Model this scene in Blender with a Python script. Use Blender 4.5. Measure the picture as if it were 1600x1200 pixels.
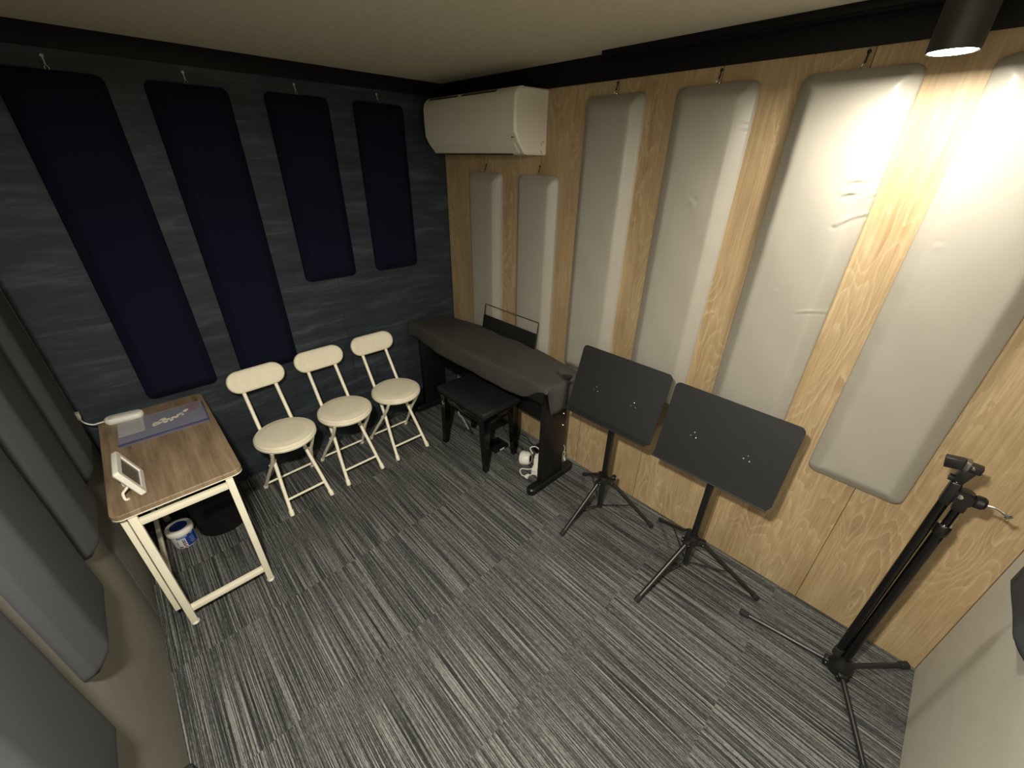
import bpy, bmesh, math, random
from mathutils import Vector, Matrix
random.seed(7)
S = bpy.context.scene
COL = S.collection
for o in list(bpy.data.objects):
    bpy.data.objects.remove(o)
V = Vector

# ------------------------------------------------------------------ camera
H = 1.76
YAW, PITCH, ROLL, FPX = 0.769581281, -0.504059633, -0.0178431042, 634.938
fw = V((math.cos(PITCH) * math.sin(YAW), math.cos(PITCH) * math.cos(YAW), math.sin(PITCH)))
r0 = V((math.cos(YAW), -math.sin(YAW), 0))
d0 = fw.cross(r0)
rt = r0 * math.cos(ROLL) + d0 * math.sin(ROLL)
dn = -r0 * math.sin(ROLL) + d0 * math.cos(ROLL)
cam_data = bpy.data.cameras.new('camera')
cam = bpy.data.objects.new('camera', cam_data)
COL.objects.link(cam)
cam_data.sensor_fit = 'HORIZONTAL'
cam_data.sensor_width = 36
cam_data.lens = 36 * FPX / 1600
cam_data.clip_start = 0.01
m3 = Matrix((rt, -dn, -fw)).transposed()
cam.matrix_world = Matrix.Translation((0, 0, H)) @ m3.to_4x4()
S.camera = cam

# ------------------------------------------------------------------ world, exposure, lamp settings
W = bpy.data.worlds.new('world')
S.world = W
W.use_nodes = True
W.node_tree.nodes['Background'].inputs[0].default_value = (0, 0, 0, 1)
W.node_tree.nodes['Background'].inputs[1].default_value = 0
S.view_settings.view_transform = 'Standard'
S.view_settings.look = 'None'
S.view_settings.gamma = 1
S.view_settings.use_curve_mapping = False
S.view_settings.exposure = 0.62
LAMP = V((1.530, 0.162, 1.9893))          # the surface-mounted downlight
LAMPS = (LAMP, V((-0.10, 0.165, 1.9893)))  # its twin hangs just above and left of the viewer, out of the frame
LAMP_COL = (1.0, 0.945, 0.82)
LAMP_WATT = (7.0, 42.0)
LAMP_SPREAD = 180
DIFFUSER = 30.0
for P_, w_ in zip(LAMPS, LAMP_WATT):
    la = bpy.data.lights.new('downlight_beam', 'AREA')
    la.shape = 'DISK'
    la.size = 0.080
    la.energy = w_
    la.color = LAMP_COL
    la.spread = math.radians(LAMP_SPREAD)
    lo = bpy.data.objects.new('downlight_beam', la)
    COL.objects.link(lo)
    lo.location = P_ + V((0, 0, -0.004))

# ------------------------------------------------------------------ materials
def srgb(r, g, b):
    f = lambda c: (c / 12.92 if c <= 0.04045 else ((c + 0.055) / 1.055) ** 2.4)
    return (f(r / 255), f(g / 255), f(b / 255), 1)

class NT:
    def __init__(s, name):
        s.m = bpy.data.materials.new(name)
        s.m.use_nodes = True
        s.n = s.m.node_tree.nodes
        s.l = s.m.node_tree.links
        s.b = s.n['Principled BSDF']
    def node(s, t, **kw):
        n = s.n.new(t)
        for k, v in kw.items():
            setattr(n, k, v)
        return n
    def put(s, sock, val):
        if hasattr(val, 'is_output') or isinstance(val, bpy.types.NodeSocket):
            s.l.new(val, sock)
        else:
            sock.default_value = val
    def math(s, op, a, b=None, c=None):
        n = s.node('ShaderNodeMath', operation=op)
        s.put(n.inputs[0], a)
        if b is not None: s.put(n.inputs[1], b)
        if c is not None: s.put(n.inputs[2], c)
        return n.outputs[0]
    def ramp(s, fac, stops, interp='LINEAR'):
        n = s.node('ShaderNodeValToRGB')
        n.color_ramp.interpolation = interp
        e = n.color_ramp.elements
        while len(e) < len(stops): e.new(0.5)
        for k, (p, c) in zip(e, stops):
            k.position = p; k.color = c
        s.put(n.inputs[0], fac)
        return n.outputs[0]
    def mix(s, fac, a, b, mode='MIX'):
        n = s.node('ShaderNodeMix', data_type='RGBA', blend_type=mode)
        s.put(n.inputs[0], fac); s.put(n.inputs[6], a); s.put(n.inputs[7], b)
        return n.outputs[2]
    def noise(s, vec, scale, detail=2, rough=0.5, dist=0.0):
        n = s.node('ShaderNodeTexNoise')
        s.put(n.inputs['Vector'], vec)
        n.inputs['Scale'].default_value = scale
        n.inputs['Detail'].default_value = detail
        n.inputs['Roughness'].default_value = rough
        n.inputs['Distortion'].default_value = dist
        return n.outputs['Fac']
    def pos(s):
        return s.node('ShaderNodeNewGeometry').outputs['Position']
    def obj(s):
        return s.node('ShaderNodeTexCoord').outputs['Object']
    def xyz(s, vec):
        n = s.node('ShaderNodeSeparateXYZ'); s.put(n.inputs[0], vec); return n.outputs
    def vec(s, x, y, z):
        n = s.node('ShaderNodeCombineXYZ')
        for i, v in enumerate((x, y, z)): s.put(n.inputs[i], v)
        return n.outputs[0]
    def scale(s, vec, sc):
        n = s.node('ShaderNodeVectorMath', operation='MULTIPLY')
        s.put(n.inputs[0], vec); n.inputs[1].default_value = sc
        return n.outputs[0]
    def bump(s, h, strength=0.2, dist=0.002):
        n = s.node('ShaderNodeBump')
        n.inputs['Strength'].default_value = strength
        n.inputs['Distance'].default_value = dist
        s.put(n.inputs['Height'], h)
        s.l.new(n.outputs[0], s.b.inputs['Normal'])

def plain(name, col, rough=0.5, metal=0.0, spec=0.5, var=0.06, nscale=30, bump=0.0, sheen=0.0):
    t = NT(name)
    c = srgb(*col)
    f = t.noise(t.obj(), nscale, 3)
    lo_ = tuple(x * (1 - var) for x in c[:3]) + (1,)
    hi_ = tuple(min(1, x * (1 + var)) for x in c[:3]) + (1,)
    t.put(t.b.inputs['Base Color'], t.ramp(f, [(0.3, lo_), (0.7, hi_)]))
    t.b.inputs['Roughness'].default_value = rough
    t.b.inputs['Metallic'].default_value = metal
    t.b.inputs['Specular IOR Level'].default_value = spec
    if sheen: t.b.inputs['Sheen Weight'].default_value = sheen
    if bump: t.bump(t.noise(t.obj(), nscale * 20, 2), bump, 0.001)
    return t.m

def carpet_material():
    t = NT('striped_carpet_tiles')
    x, y, z = t.xyz(t.pos())
    T = 0.5
    tx = t.math('FLOOR', t.math('DIVIDE', t.math('ADD', x, 0.06), T))
    ty = t.math('FLOOR', t.math('DIVIDE', t.math('SUBTRACT', y, 0.001), T))
    wn = t.node('ShaderNodeTexWhiteNoise', noise_dimensions='2D')
    t.put(wn.inputs['Vector'], t.vec(tx, ty, 0.0))
    h = wn.outputs['Value']
    sx = t.math('ADD', t.math('MULTIPLY', x, 350.0), t.math('MULTIPLY', h, 517.0))
    a = t.noise(t.vec(sx, t.math('MULTIPLY', y, 2.2), t.math('MULTIPLY', h, 40.0)), 1.0, 1.5, 0.55)
    sx2 = t.math('MULTIPLY', sx, 0.42)
    b = t.noise(t.vec(sx2, t.math('MULTIPLY', y, 0.6), 3.3), 1.0, 1.0, 0.5)
    fib = t.noise(t.scale(t.pos(), (420, 160, 300)), 1.0, 2.0, 0.6)
    speck = t.noise(t.scale(t.pos(), (220, 45, 100)), 1.0, 2.0, 0.7)
    v = t.math('ADD', t.math('MULTIPLY', a, 0.92), t.math('MULTIPLY', b, 0.16))
    v = t.math('ADD', v, t.math('MULTIPLY', t.math('SUBTRACT', fib, 0.5), 0.20))
    v = t.math('ADD', v, t.math('MULTIPLY', t.math('SUBTRACT', speck, 0.5), 0.30))
    c = t.ramp(v, [(0.36, srgb(36, 37, 37)), (0.49, srgb(57, 58, 57)), (0.57, srgb(82, 83, 82)), (0.69, srgb(130, 130, 126))])
    t.put(t.b.inputs['Base Color'], c)
    t.b.inputs['Roughness'].default_value = 0.95
    t.b.inputs['Specular IOR Level'].default_value = 0.1
    t.bump(v, 0.5, 0.003)
    return t.m

def oak_material():
    t = NT('oak_laminate_boards')
    x, y, z = t.xyz(t.pos())
    # boards 0.433 m wide, joints at y = .36 + .433 k
    u = t.math('DIVIDE', t.math('ADD', t.math('SUBTRACT', y, 0.36), 4.33), 0.433)
    k = t.math('FLOOR', u)
    fr = t.math('FRACT', u)
    off = t.math('MULTIPLY', k, 7.37)
    p = t.vec(off, t.math('MULTIPLY', y, 5.0), t.math('MULTIPLY', z, 1.35))
    base = t.noise(p, 1.0, 2.0, 0.45, 0.25)
    wob = t.noise(t.vec(off, t.math('MULTIPLY', y, 34), t.math('MULTIPLY', z, 9)), 1.0, 2.0, 0.5)
    lv = t.math('ADD', t.math('MULTIPLY', base, 22.0), t.math('MULTIPLY', wob, 1.5))
    ring = t.math('FRACT', lv)
    # light growth-ring lines: a soft rise and a sharp fall
    line = t.math('POWER', ring, 3.5)
    streak = t.noise(t.vec(off, t.math('MULTIPLY', y, 160), t.math('MULTIPLY', z, 3.5)), 1.0, 3.0, 0.6)
    cloud = t.noise(t.vec(off, t.math('MULTIPLY', y, 9), t.math('MULTIPLY', z, 2.2)), 1.0, 3.0, 0.55)
    patch = t.noise(t.vec(off, t.math('MULTIPLY', y, 14), t.math('MULTIPLY', z, 7)), 1.0, 2.0, 0.5)
    knot = t.ramp(patch, [(0.62, (0, 0, 0, 1)), (0.78, (1, 1, 1, 1))])
    c = t.ramp(cloud, [(0.30, srgb(146, 122, 88)), (0.5, srgb(166, 142, 106)), (0.7, srgb(180, 157, 120))])
    c = t.mix(t.math('MULTIPLY', knot, 0.45), c, srgb(122, 96, 64))
    act = t.ramp(t.noise(t.vec(off, t.math('MULTIPLY', y, 4), t.math('MULTIPLY', z, 1.6)), 1.0, 1.0), [(0.42, (0.08, 0.08, 0.08, 1)), (0.58, (0.85, 0.85, 0.85, 1))])
    c = t.mix(t.math('MULTIPLY', line, act), c, srgb(200, 180, 146))
    c = t.mix(0.35, c, t.ramp(streak, [(0.35, srgb(140, 117, 84)), (0.65, srgb(188, 165, 130))]))
    e = t.math('MINIMUM', fr, t.math('SUBTRACT', 1.0, fr))
    gap = t.math('LESS_THAN', e, 0.0035)
    c = t.mix(t.math('MULTIPLY', gap, 0.8), c, srgb(60, 44, 28))
    t.put(t.b.inputs['Base Color'], c)
    t.b.inputs['Roughness'].default_value = 0.5
    t.b.inputs['Specular IOR Level'].default_value = 0.4
    t.bump(t.math('SUBTRACT', t.math('MULTIPLY', line, 0.5), gap), 0.15, 0.001)
    return t.m

def table_wood():
    t = NT('weathered_oak_top')
    x, y, z = t.xyz(t.obj())
    g = t.noise(t.vec(t.math('MULTIPLY', x, 16), t.math('MULTIPLY', y, 2.6), 0.0), 1.0, 4.0, 0.6, 0.3)
    s = t.noise(t.vec(t.math('MULTIPLY', x, 110), t.math('MULTIPLY', y, 5), 1.0), 1.0, 3.0, 0.6)
    cr = t.noise(t.vec(t.math('MULTIPLY', x, 22), t.math('MULTIPLY', y, 5), 4.0), 1.0, 2.0, 0.5, 0.5)
    c = t.ramp(g, [(0.3, srgb(104, 86, 65)), (0.5, srgb(138, 117, 92)), (0.72, srgb(166, 145, 116))])
    c = t.mix(0.3, c, t.ramp(s, [(0.3, srgb(98, 80, 60)), (0.7, srgb(172, 151, 122))]))
    c = t.mix(t.ramp(cr, [(0.66, (0, 0, 0, 1)), (0.74, (0.6, 0.6, 0.6, 1))]), c, srgb(82, 66, 50))
    t.put(t.b.inputs['Base Color'], c)
    t.b.inputs['Roughness'].default_value = 0.45
    return t.m

def dark_wall_material():
    t = NT('slate_blue_board')
    x, y, z = t.xyz(t.pos())
    a = t.noise(t.vec(t.math('MULTIPLY', x, 2.4), 0.0, t.math('MULTIPLY', z, 17)), 1.0, 4.0, 0.6, 0.4)
    b = t.noise(t.vec(t.math('MULTIPLY', x, 9), 2.0, t.math('MULTIPLY', z, 70)), 1.0, 3.0, 0.6)
    v = t.math('ADD', t.math('MULTIPLY', a, 0.72), t.math('MULTIPLY', b, 0.28))
    c = t.ramp(v, [(0.34, srgb(34, 39, 45)), (0.52, srgb(46, 53, 60)), (0.70, srgb(72, 80, 86))])
    # board joints
    fr = t.math('FRACT', t.math('DIVIDE', t.math('ADD', x, 8.156), 0.91))
    jv = t.math('LESS_THAN', fr, 0.004)
    jh = t.math('LESS_THAN', t.math('ABSOLUTE', t.math('SUBTRACT', z, 1.113)), 0.0018)
    j = t.math('MAXIMUM', jv, t.math('MULTIPLY', jh, 0.6))
    c = t.mix(t.math('MULTIPLY', j, 0.7), c, srgb(26, 30, 36))
    t.put(t.b.inputs['Base Color'], c)
    t.b.inputs['Roughness'].default_value = 0.62
    t.b.inputs['Specular IOR Level'].default_value = 0.3
    t.bump(v, 0.15, 0.001)
    return t.m

def plaster(name, col, var=0.05, sc=6, bump=0.2):
    t = NT(name)
    c = srgb(*col)
    f = t.noise(t.pos(), sc, 4, 0.6)
    lo_ = tuple(q * (1 - var) for q in c[:3]) + (1,); hi_ = tuple(min(1, q * (1 + var)) for q in c[:3]) + (1,)
    t.put(t.b.inputs['Base Color'], t.ramp(f, [(0.3, lo_), (0.7, hi_)]))
    t.b.inputs['Roughness'].default_value = 0.85
    t.b.inputs['Specular IOR Level'].default_value = 0.2
    t.bump(t.noise(t.pos(), 140, 3, 0.6), bump, 0.002)
    return t.m

M = dict(
    carpet=carpet_material(), oak=oak_material(), tabletop=table_wood(), slate=dark_wall_material(),
    ceiling=plaster('ceiling_board', (206, 200, 182), 0.05, 40, 0.25),
    greywall=plaster('pale_grey_board', (182, 178, 166), 0.05, 9, 0.15),
    leftwall=plaster('left_wall_board', (128, 125, 117), 0.05, 9, 0.15),
    brown_trim=plain('brown_trim', (96, 72, 44), 0.6),
    black_trim=plain('black_trim_paint', (17, 16, 17), 0.6, var=0.1, spec=0.2),
    vinyl=plain('cream_vinyl', (158, 153, 142), 0.42, var=0.02, nscale=8, bump=0.04, spec=0.45),
    navy=plain('navy_fabric', (18, 21, 38), 0.9, var=0.08, nscale=300, bump=0.1, spec=0.1),
    greyfab=plain('charcoal_fabric', (58, 59, 61), 0.8, var=0.06, nscale=250, bump=0.1, spec=0.2),
    chrome=plain('chrome', (210, 208, 200), 0.2, 1.0, var=0.03),
    hook_black=plain('hook_black', (18, 16, 14), 0.5),
    hook_white=plain('hook_pale', (190, 186, 176), 0.4),
    ac=plain('ac_plastic', (222, 218, 204), 0.42, var=0.015, nscale=5),
    ac_dark=plain('ac_slot', (52, 48, 40), 0.6),
    ac_mark=plain('ac_mark', (128, 124, 114), 0.5),
    chair_frame=plain('ivory_steel', (246, 238, 216), 0.35, var=0.02, nscale=12),
    chair_vinyl=plain('cream_seat_vinyl', (240, 231, 206), 0.5, var=0.03, nscale=30, bump=0.05),
    chair_rim=plain('cream_plastic', (242, 234, 211), 0.4, var=0.02),
    table_steel=plain('cream_table_steel', (232, 226, 204), 0.4, var=0.02, nscale=12),
    edge_band=plain('edge_banding', (176, 158, 122), 0.5, var=0.05),
    white_plastic=plain('white_plastic', (232, 229, 218), 0.4, var=0.02),
    screen=plain('grey_lcd', (92, 88, 80), 0.25, var=0.05),
    black_satin=plain('black_satin', (20, 19, 19), 0.38, var=0.08),
    black_gloss=plain('black_gloss', (11, 10, 10), 0.16, var=0.08),
    black_matte=plain('black_matte', (30, 30, 31), 0.55, var=0.06, nscale=60, spec=0.4),
    black_cloth=plain('black_cover_cloth', (64, 62, 59), 0.8, var=0.08, nscale=120, bump=0.2, spec=0.25),
    black_tube=plain('black_tube', (32, 31, 31), 0.35, var=0.06),
    lamp_grey=plain('lamp_grey', (50, 49, 46), 0.5, var=0.04),
    rubber=plain('rubber', (24, 24, 24), 0.8, var=0.1),
    bin_black=plain('bin_black', (14, 14, 15), 0.6, var=0.1, spec=0.3),
    blue=plain('label_blue', (28, 52, 126), 0.4, var=0.06),
    label_white=plain('label_white', (214, 212, 210), 0.5, var=0.02),
    label_lblue=plain('label_pale_blue', (120, 146, 196), 0.5, var=0.1),
    ink=plain('ink', (60, 60, 78), 0.6),
    red=plain('label_red', (176, 74, 74), 0.5),
    maroon=plain('maroon_print', (104, 58, 62), 0.5, var=0.15, nscale=60),
    lavender=plain('lavender_plastic', (104, 104, 124), 0.22, var=0.08, nscale=14),
    lav_edge=plain('lavender_edge', (70, 70, 108), 0.2, var=0.05),
    paper=plain('paper', (176, 174, 166), 0.6, var=0.05, nscale=20),
    petal=plain('petal_cream', (236, 228, 200), 0.5, var=0.1, nscale=80),
    steel_tube=plain('bright_steel', (150, 148, 144), 0.28, 1.0, var=0.05),
    grey_strap=plain('grey_strap', (130, 126, 118), 0.5, var=0.1),
)
def glass():
    t = NT('clear_plastic')
    t.b.inputs['Base Color'].default_value = (0.85, 0.85, 0.98, 1)
    t.b.inputs['Roughness'].default_value = 0.12
    t.b.inputs['Alpha'].default_value = 0.10
    return t.m
M['clear'] = glass()
def emitter():
    t = NT('lit_diffuser')
    t.b.inputs['Base Color'].default_value = (1, 1, 1, 1)
    t.b.inputs['Emission Color'].default_value = LAMP_COL + (1,)
    t.b.inputs['Emission Strength'].default_value = DIFFUSER
    return t.m
M['lit'] = emitter()

# ------------------------------------------------------------------ mesh helpers
ROOT = {}
def finish(name, bm, mat, parent=None, world=True, smooth=35):
    """Link bm as one mesh object; vertices given in world space are moved into the parent's space."""
    off = V((0, 0, 0))
    if parent is not None and world:
        off = ROOT.get(parent.name, V((0, 0, 0)))
        bmesh.ops.translate(bm, vec=-off, verts=bm.verts)
    bmesh.ops.recalc_face_normals(bm, faces=bm.faces)
    me = bpy.data.meshes.new(name)
    bm.to_mesh(me); bm.free()
    mats = mat if isinstance(mat, (list, tuple)) else [mat]
    for m_ in mats: me.materials.append(M[m_])
    for p in me.polygons: p.use_smooth = True
    me.set_sharp_from_angle(angle=math.radians(smooth))
    o = bpy.data.objects.new(name, me)
    COL.objects.link(o)
    if parent is not None:
        o.parent = parent
        ROOT[o.name] = off
    return o

def tag(o, label, cat, group=None):
    o['label'] = label; o['category'] = cat
    if group: o['group'] = group
    return o

def thing(name, label, cat, loc=(0, 0, 0), rotz=0.0, group=None):
    o = bpy.data.objects.new(name, None)
    COL.objects.link(o)
    o.empty_display_size = 0.05
    o.location = loc
    o.rotation_euler = (0, 0, rotz)
    ROOT[o.name] = V(loc)
    return tag(o, label, cat, group)

def struct(name, bm, mat):
    o = finish(name, bm, mat)
    o['kind'] = 'structure'
    return o

def NB(): return bmesh.new()

def box(bm, lo_, hi_, bevel=0.0, segs=2, mat=None, mi=0):
    lo_, hi_ = V(lo_), V(hi_)
    c = (lo_ + hi_) / 2; s = hi_ - lo_
    t = bmesh.new()
    bmesh.ops.create_cube(t, size=1.0)
    bmesh.ops.scale(t, vec=s, verts=t.verts)
    if bevel:
        bmesh.ops.bevel(t, geom=t.edges[:], offset=bevel, segments=segs, profile=0.5, affect='EDGES', clamp_overlap=True)
    bmesh.ops.translate(t, vec=c, verts=t.verts)
    if mat is not None: bmesh.ops.transform(t, matrix=mat, verts=t.verts)
    merge(bm, t, mi)

def merge(bm, t, mi=0):
    vm = {}
    for v in t.verts: vm[v] = bm.verts.new(v.co)
    for f in t.faces:
        try:
            nf = bm.faces.new([vm[v] for v in f.verts]); nf.material_index = mi
        except ValueError: pass
    t.free()

def tube(bm, pts, r, n=12, sides=None, mi=0, closed=False, up=None):
    """Sweep a round (or square when n=4) section along pts; r is a number or one per point."""
    pts = [V(p) for p in pts]
    N = len(pts)
    rr = r if isinstance(r, (list, tuple)) else [r] * N
    dirs = []
    for i in range(N):
        if closed: d = pts[(i + 1) % N] - pts[i - 1]
        elif i == 0: d = pts[1] - pts[0]
        elif i == N - 1: d = pts[-1] - pts[-2]
        else: d = (pts[i + 1] - pts[i]).normalized() + (pts[i] - pts[i - 1]).normalized()
        dirs.append(d.normalized())
    a = V(up) if up else (V((0, 0, 1)) if abs(dirs[0].z) < 0.9 else V((1, 0, 0)))
    u = (a - dirs[0] * a.dot(dirs[0])).normalized()
    rings = []
    ph = math.pi / 4 if n == 4 else 0
    for i in range(N):
        d = dirs[i]
        u = (u - d * u.dot(d)).normalized()
        w = d.cross(u)
        k = rr[i] * (math.sqrt(2) if n == 4 else 1)
        rings.append([bm.verts.new(pts[i] + (u * math.cos(ph + 2 * math.pi * j / n) + w * math.sin(ph + 2 * math.pi * j / n)) * k) for j in range(n)])
    M_ = N if closed else N - 1
    for i in range(M_):
        A, B = rings[i], rings[(i + 1) % N]
        for j in range(n):
            f = bm.faces.new((A[j], A[(j + 1) % n], B[(j + 1) % n], B[j])); f.material_index = mi
    if not closed:
        for R_ in (rings[0][::-1], rings[-1]):
            f = bm.faces.new(R_); f.material_index = mi

def spline(pts, k=8, closed=False):
    pts = [V(p) for p in pts]
    out = []
    n = len(pts)
    for i in range(n if closed else n - 1):
        g = lambda j: pts[j % n] if closed else pts[max(0, min(n - 1, j))]
        p0, p1, p2, p3 = g(i - 1), g(i), g(i + 1), g(i + 2)
        for s in range(k):
            t = s / k
            out.append(0.5 * ((2 * p1) + (-p0 + p2) * t + (2 * p0 - 5 * p1 + 4 * p2 - p3) * t * t + (-p0 + 3 * p1 - 3 * p2 + p3) * t ** 3))
    if not closed: out.append(pts[-1])
    return out

def lathe(bm, prof, c=(0, 0, 0), n=40, mat=None, mi=0):
    """Revolve (r, z) points about z through c; ends on the axis close with a fan when r is 0."""
    t = bmesh.new()
    rings = []
    for r_, z_ in prof:
        if r_ < 1e-6: rings.append([t.verts.new((0, 0, z_))])
        else: rings.append([t.verts.new((r_ * math.cos(2 * math.pi * j / n), r_ * math.sin(2 * math.pi * j / n), z_)) for j in range(n)])
    for A, B in zip(rings, rings[1:]):
        for j in range(n):
            k = (j + 1) % n
            if len(A) == 1 and len(B) == 1: continue
            if len(A) == 1: t.faces.new((A[0], B[j], B[k]))
            elif len(B) == 1: t.faces.new((A[j], B[0], A[k]))
            else: t.faces.new((A[j], A[k], B[k], B[j]))
    if mat is not None: bmesh.ops.transform(t, matrix=mat, verts=t.verts)
    bmesh.ops.translate(t, vec=V(c), verts=t.verts)
    merge(bm, t, mi)

def rrect(a, b, r, k=6):
    """Rounded rectangle outline, half sizes a, b."""
    out = []
    for cx, cy, s in ((a - r, b - r, 0), (-a + r, b - r, 1), (-a + r, -b + r, 2), (a - r, -b + r, 3)):
        for i in range(k + 1):
            t = (s + i / k) * math.pi / 2
            out.append((cx + r * math.cos(t), cy + r * math.sin(t)))
    return out

def slab(bm, outline, z0, z1, mat=None, bevel=0.0, mi=0):
    """Extrude a 2D outline from z0 to z1, with small chamfers when bevel is given, then transform by mat."""
    t = bmesh.new()
    def inset(k):
        if not k: return outline
        n = len(outline); res = []
        for i in range(n):
            p0, p1, p2 = V(outline[i - 1]), V(outline[i]), V(outline[(i + 1) % n])
            d = (p2 - p0).normalized()
            nrm = V((-d.y, d.x))
            res.append(tuple(p1 + nrm * k))
        return res
    lv = [(z0, bevel), (z0 + bevel, 0), (z1 - bevel, 0), (z1, bevel)] if bevel else [(z0, 0), (z1, 0)]
    rings = [[t.verts.new((x, y, z)) for x, y in inset(k)] for z, k in lv]
    n = len(outline)
    for A, B in zip(rings, rings[1:]):
        for j in range(n): t.faces.new((A[j], A[(j + 1) % n], B[(j + 1) % n], B[j]))
    t.faces.new(rings[0][::-1]); t.faces.new(rings[-1])
    if mat is not None: bmesh.ops.transform(t, matrix=mat, verts=t.verts)
    merge(bm, t, mi)

def frame(o, ex, ey, ez):
    """Matrix with the given origin and axes."""
    m = Matrix((V(ex), V(ey), V(ez))).transposed().to_4x4()
    m.translation = V(o)
    return m

def copy_tree(o, parent=None):
    c = o.copy()
    COL.objects.link(c)
    if parent is not None: c.parent = parent
    for ch in list(o.children): copy_tree(ch, c)
    return c

# ------------------------------------------------------------------ the room
XW, YD, YF, XL, ZC = 1.793, 2.517, -0.50, -0.36, 2.158
b = NB(); box(b, (XL - 0.1, YF - 0.1, -0.1), (XW + 0.1, YD + 0.1, 0)); struct('floor', b, 'carpet')
b = NB(); box(b, (XL - 0.1, YF - 0.1, ZC), (XW + 0.1, 1.2985, ZC + 0.1)); box(b, (XL - 0.1, 1.3005, ZC), (XW + 0.1, YD + 0.1, ZC + 0.1))
box(b, (XL - 0.1, 1.29, ZC + 0.004), (XW + 0.1, 1.31, ZC + 0.1)); struct('ceiling', b, 'ceiling')
b = NB(); box(b, (XW, YF, 0), (XW + 0.1, YD, ZC)); struct('wall_right', b, 'oak')
b = NB(); box(b, (XL, YD, 0), (XW + 0.1, YD + 0.1, ZC)); struct('wall_back', b, 'slate')
b = NB(); box(b, (XL - 0.1, YF, 0), (XL, 1.797, ZC)); box(b, (XL - 0.1, 1.803, 0), (XL, YD + 0.1, ZC)); box(b, (XL - 0.1, 1.79, 0), (XL - 0.02, 1.81, ZC))
struct('wall_left', b, 'leftwall')
b = NB(); box(b, (XL - 0.02, 1.797, 0), (XL - 0.0005, 1.803, ZC)); struct('seam_shade_strip', b, 'black_trim')  # dark strip added in the board seam, its black standing in for groove shade
b = NB(); box(b, (XL - 0.1, YF - 0.1, 0), (XW + 0.1, YF, ZC)); struct('wall_front', b, 'greywall')
b = NB(); box(b, (XW - 0.012, YF, 2.064), (XW, YD - 0.012, ZC), 0.002); struct('trim_1', b, 'black_trim')
b = NB(); box(b, (XL, YD - 0.012, 2.088), (XW, YD, ZC), 0.002); struct('trim_2', b, 'black_trim')
b = NB(); box(b, (1.722, YF, 2.136), (XW - 0.012, 1.283, ZC), 0.002)
box(b, (1.735, YF, 2.130), (1.765, 1.28, 2.137)); struct('trim_3', b, 'black_trim')
b = NB(); box(b, (XW - 0.002, YF, 0), (XW, YF + 0.002, 2.064)); struct('trim_4', b, 'brown_trim')

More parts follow.
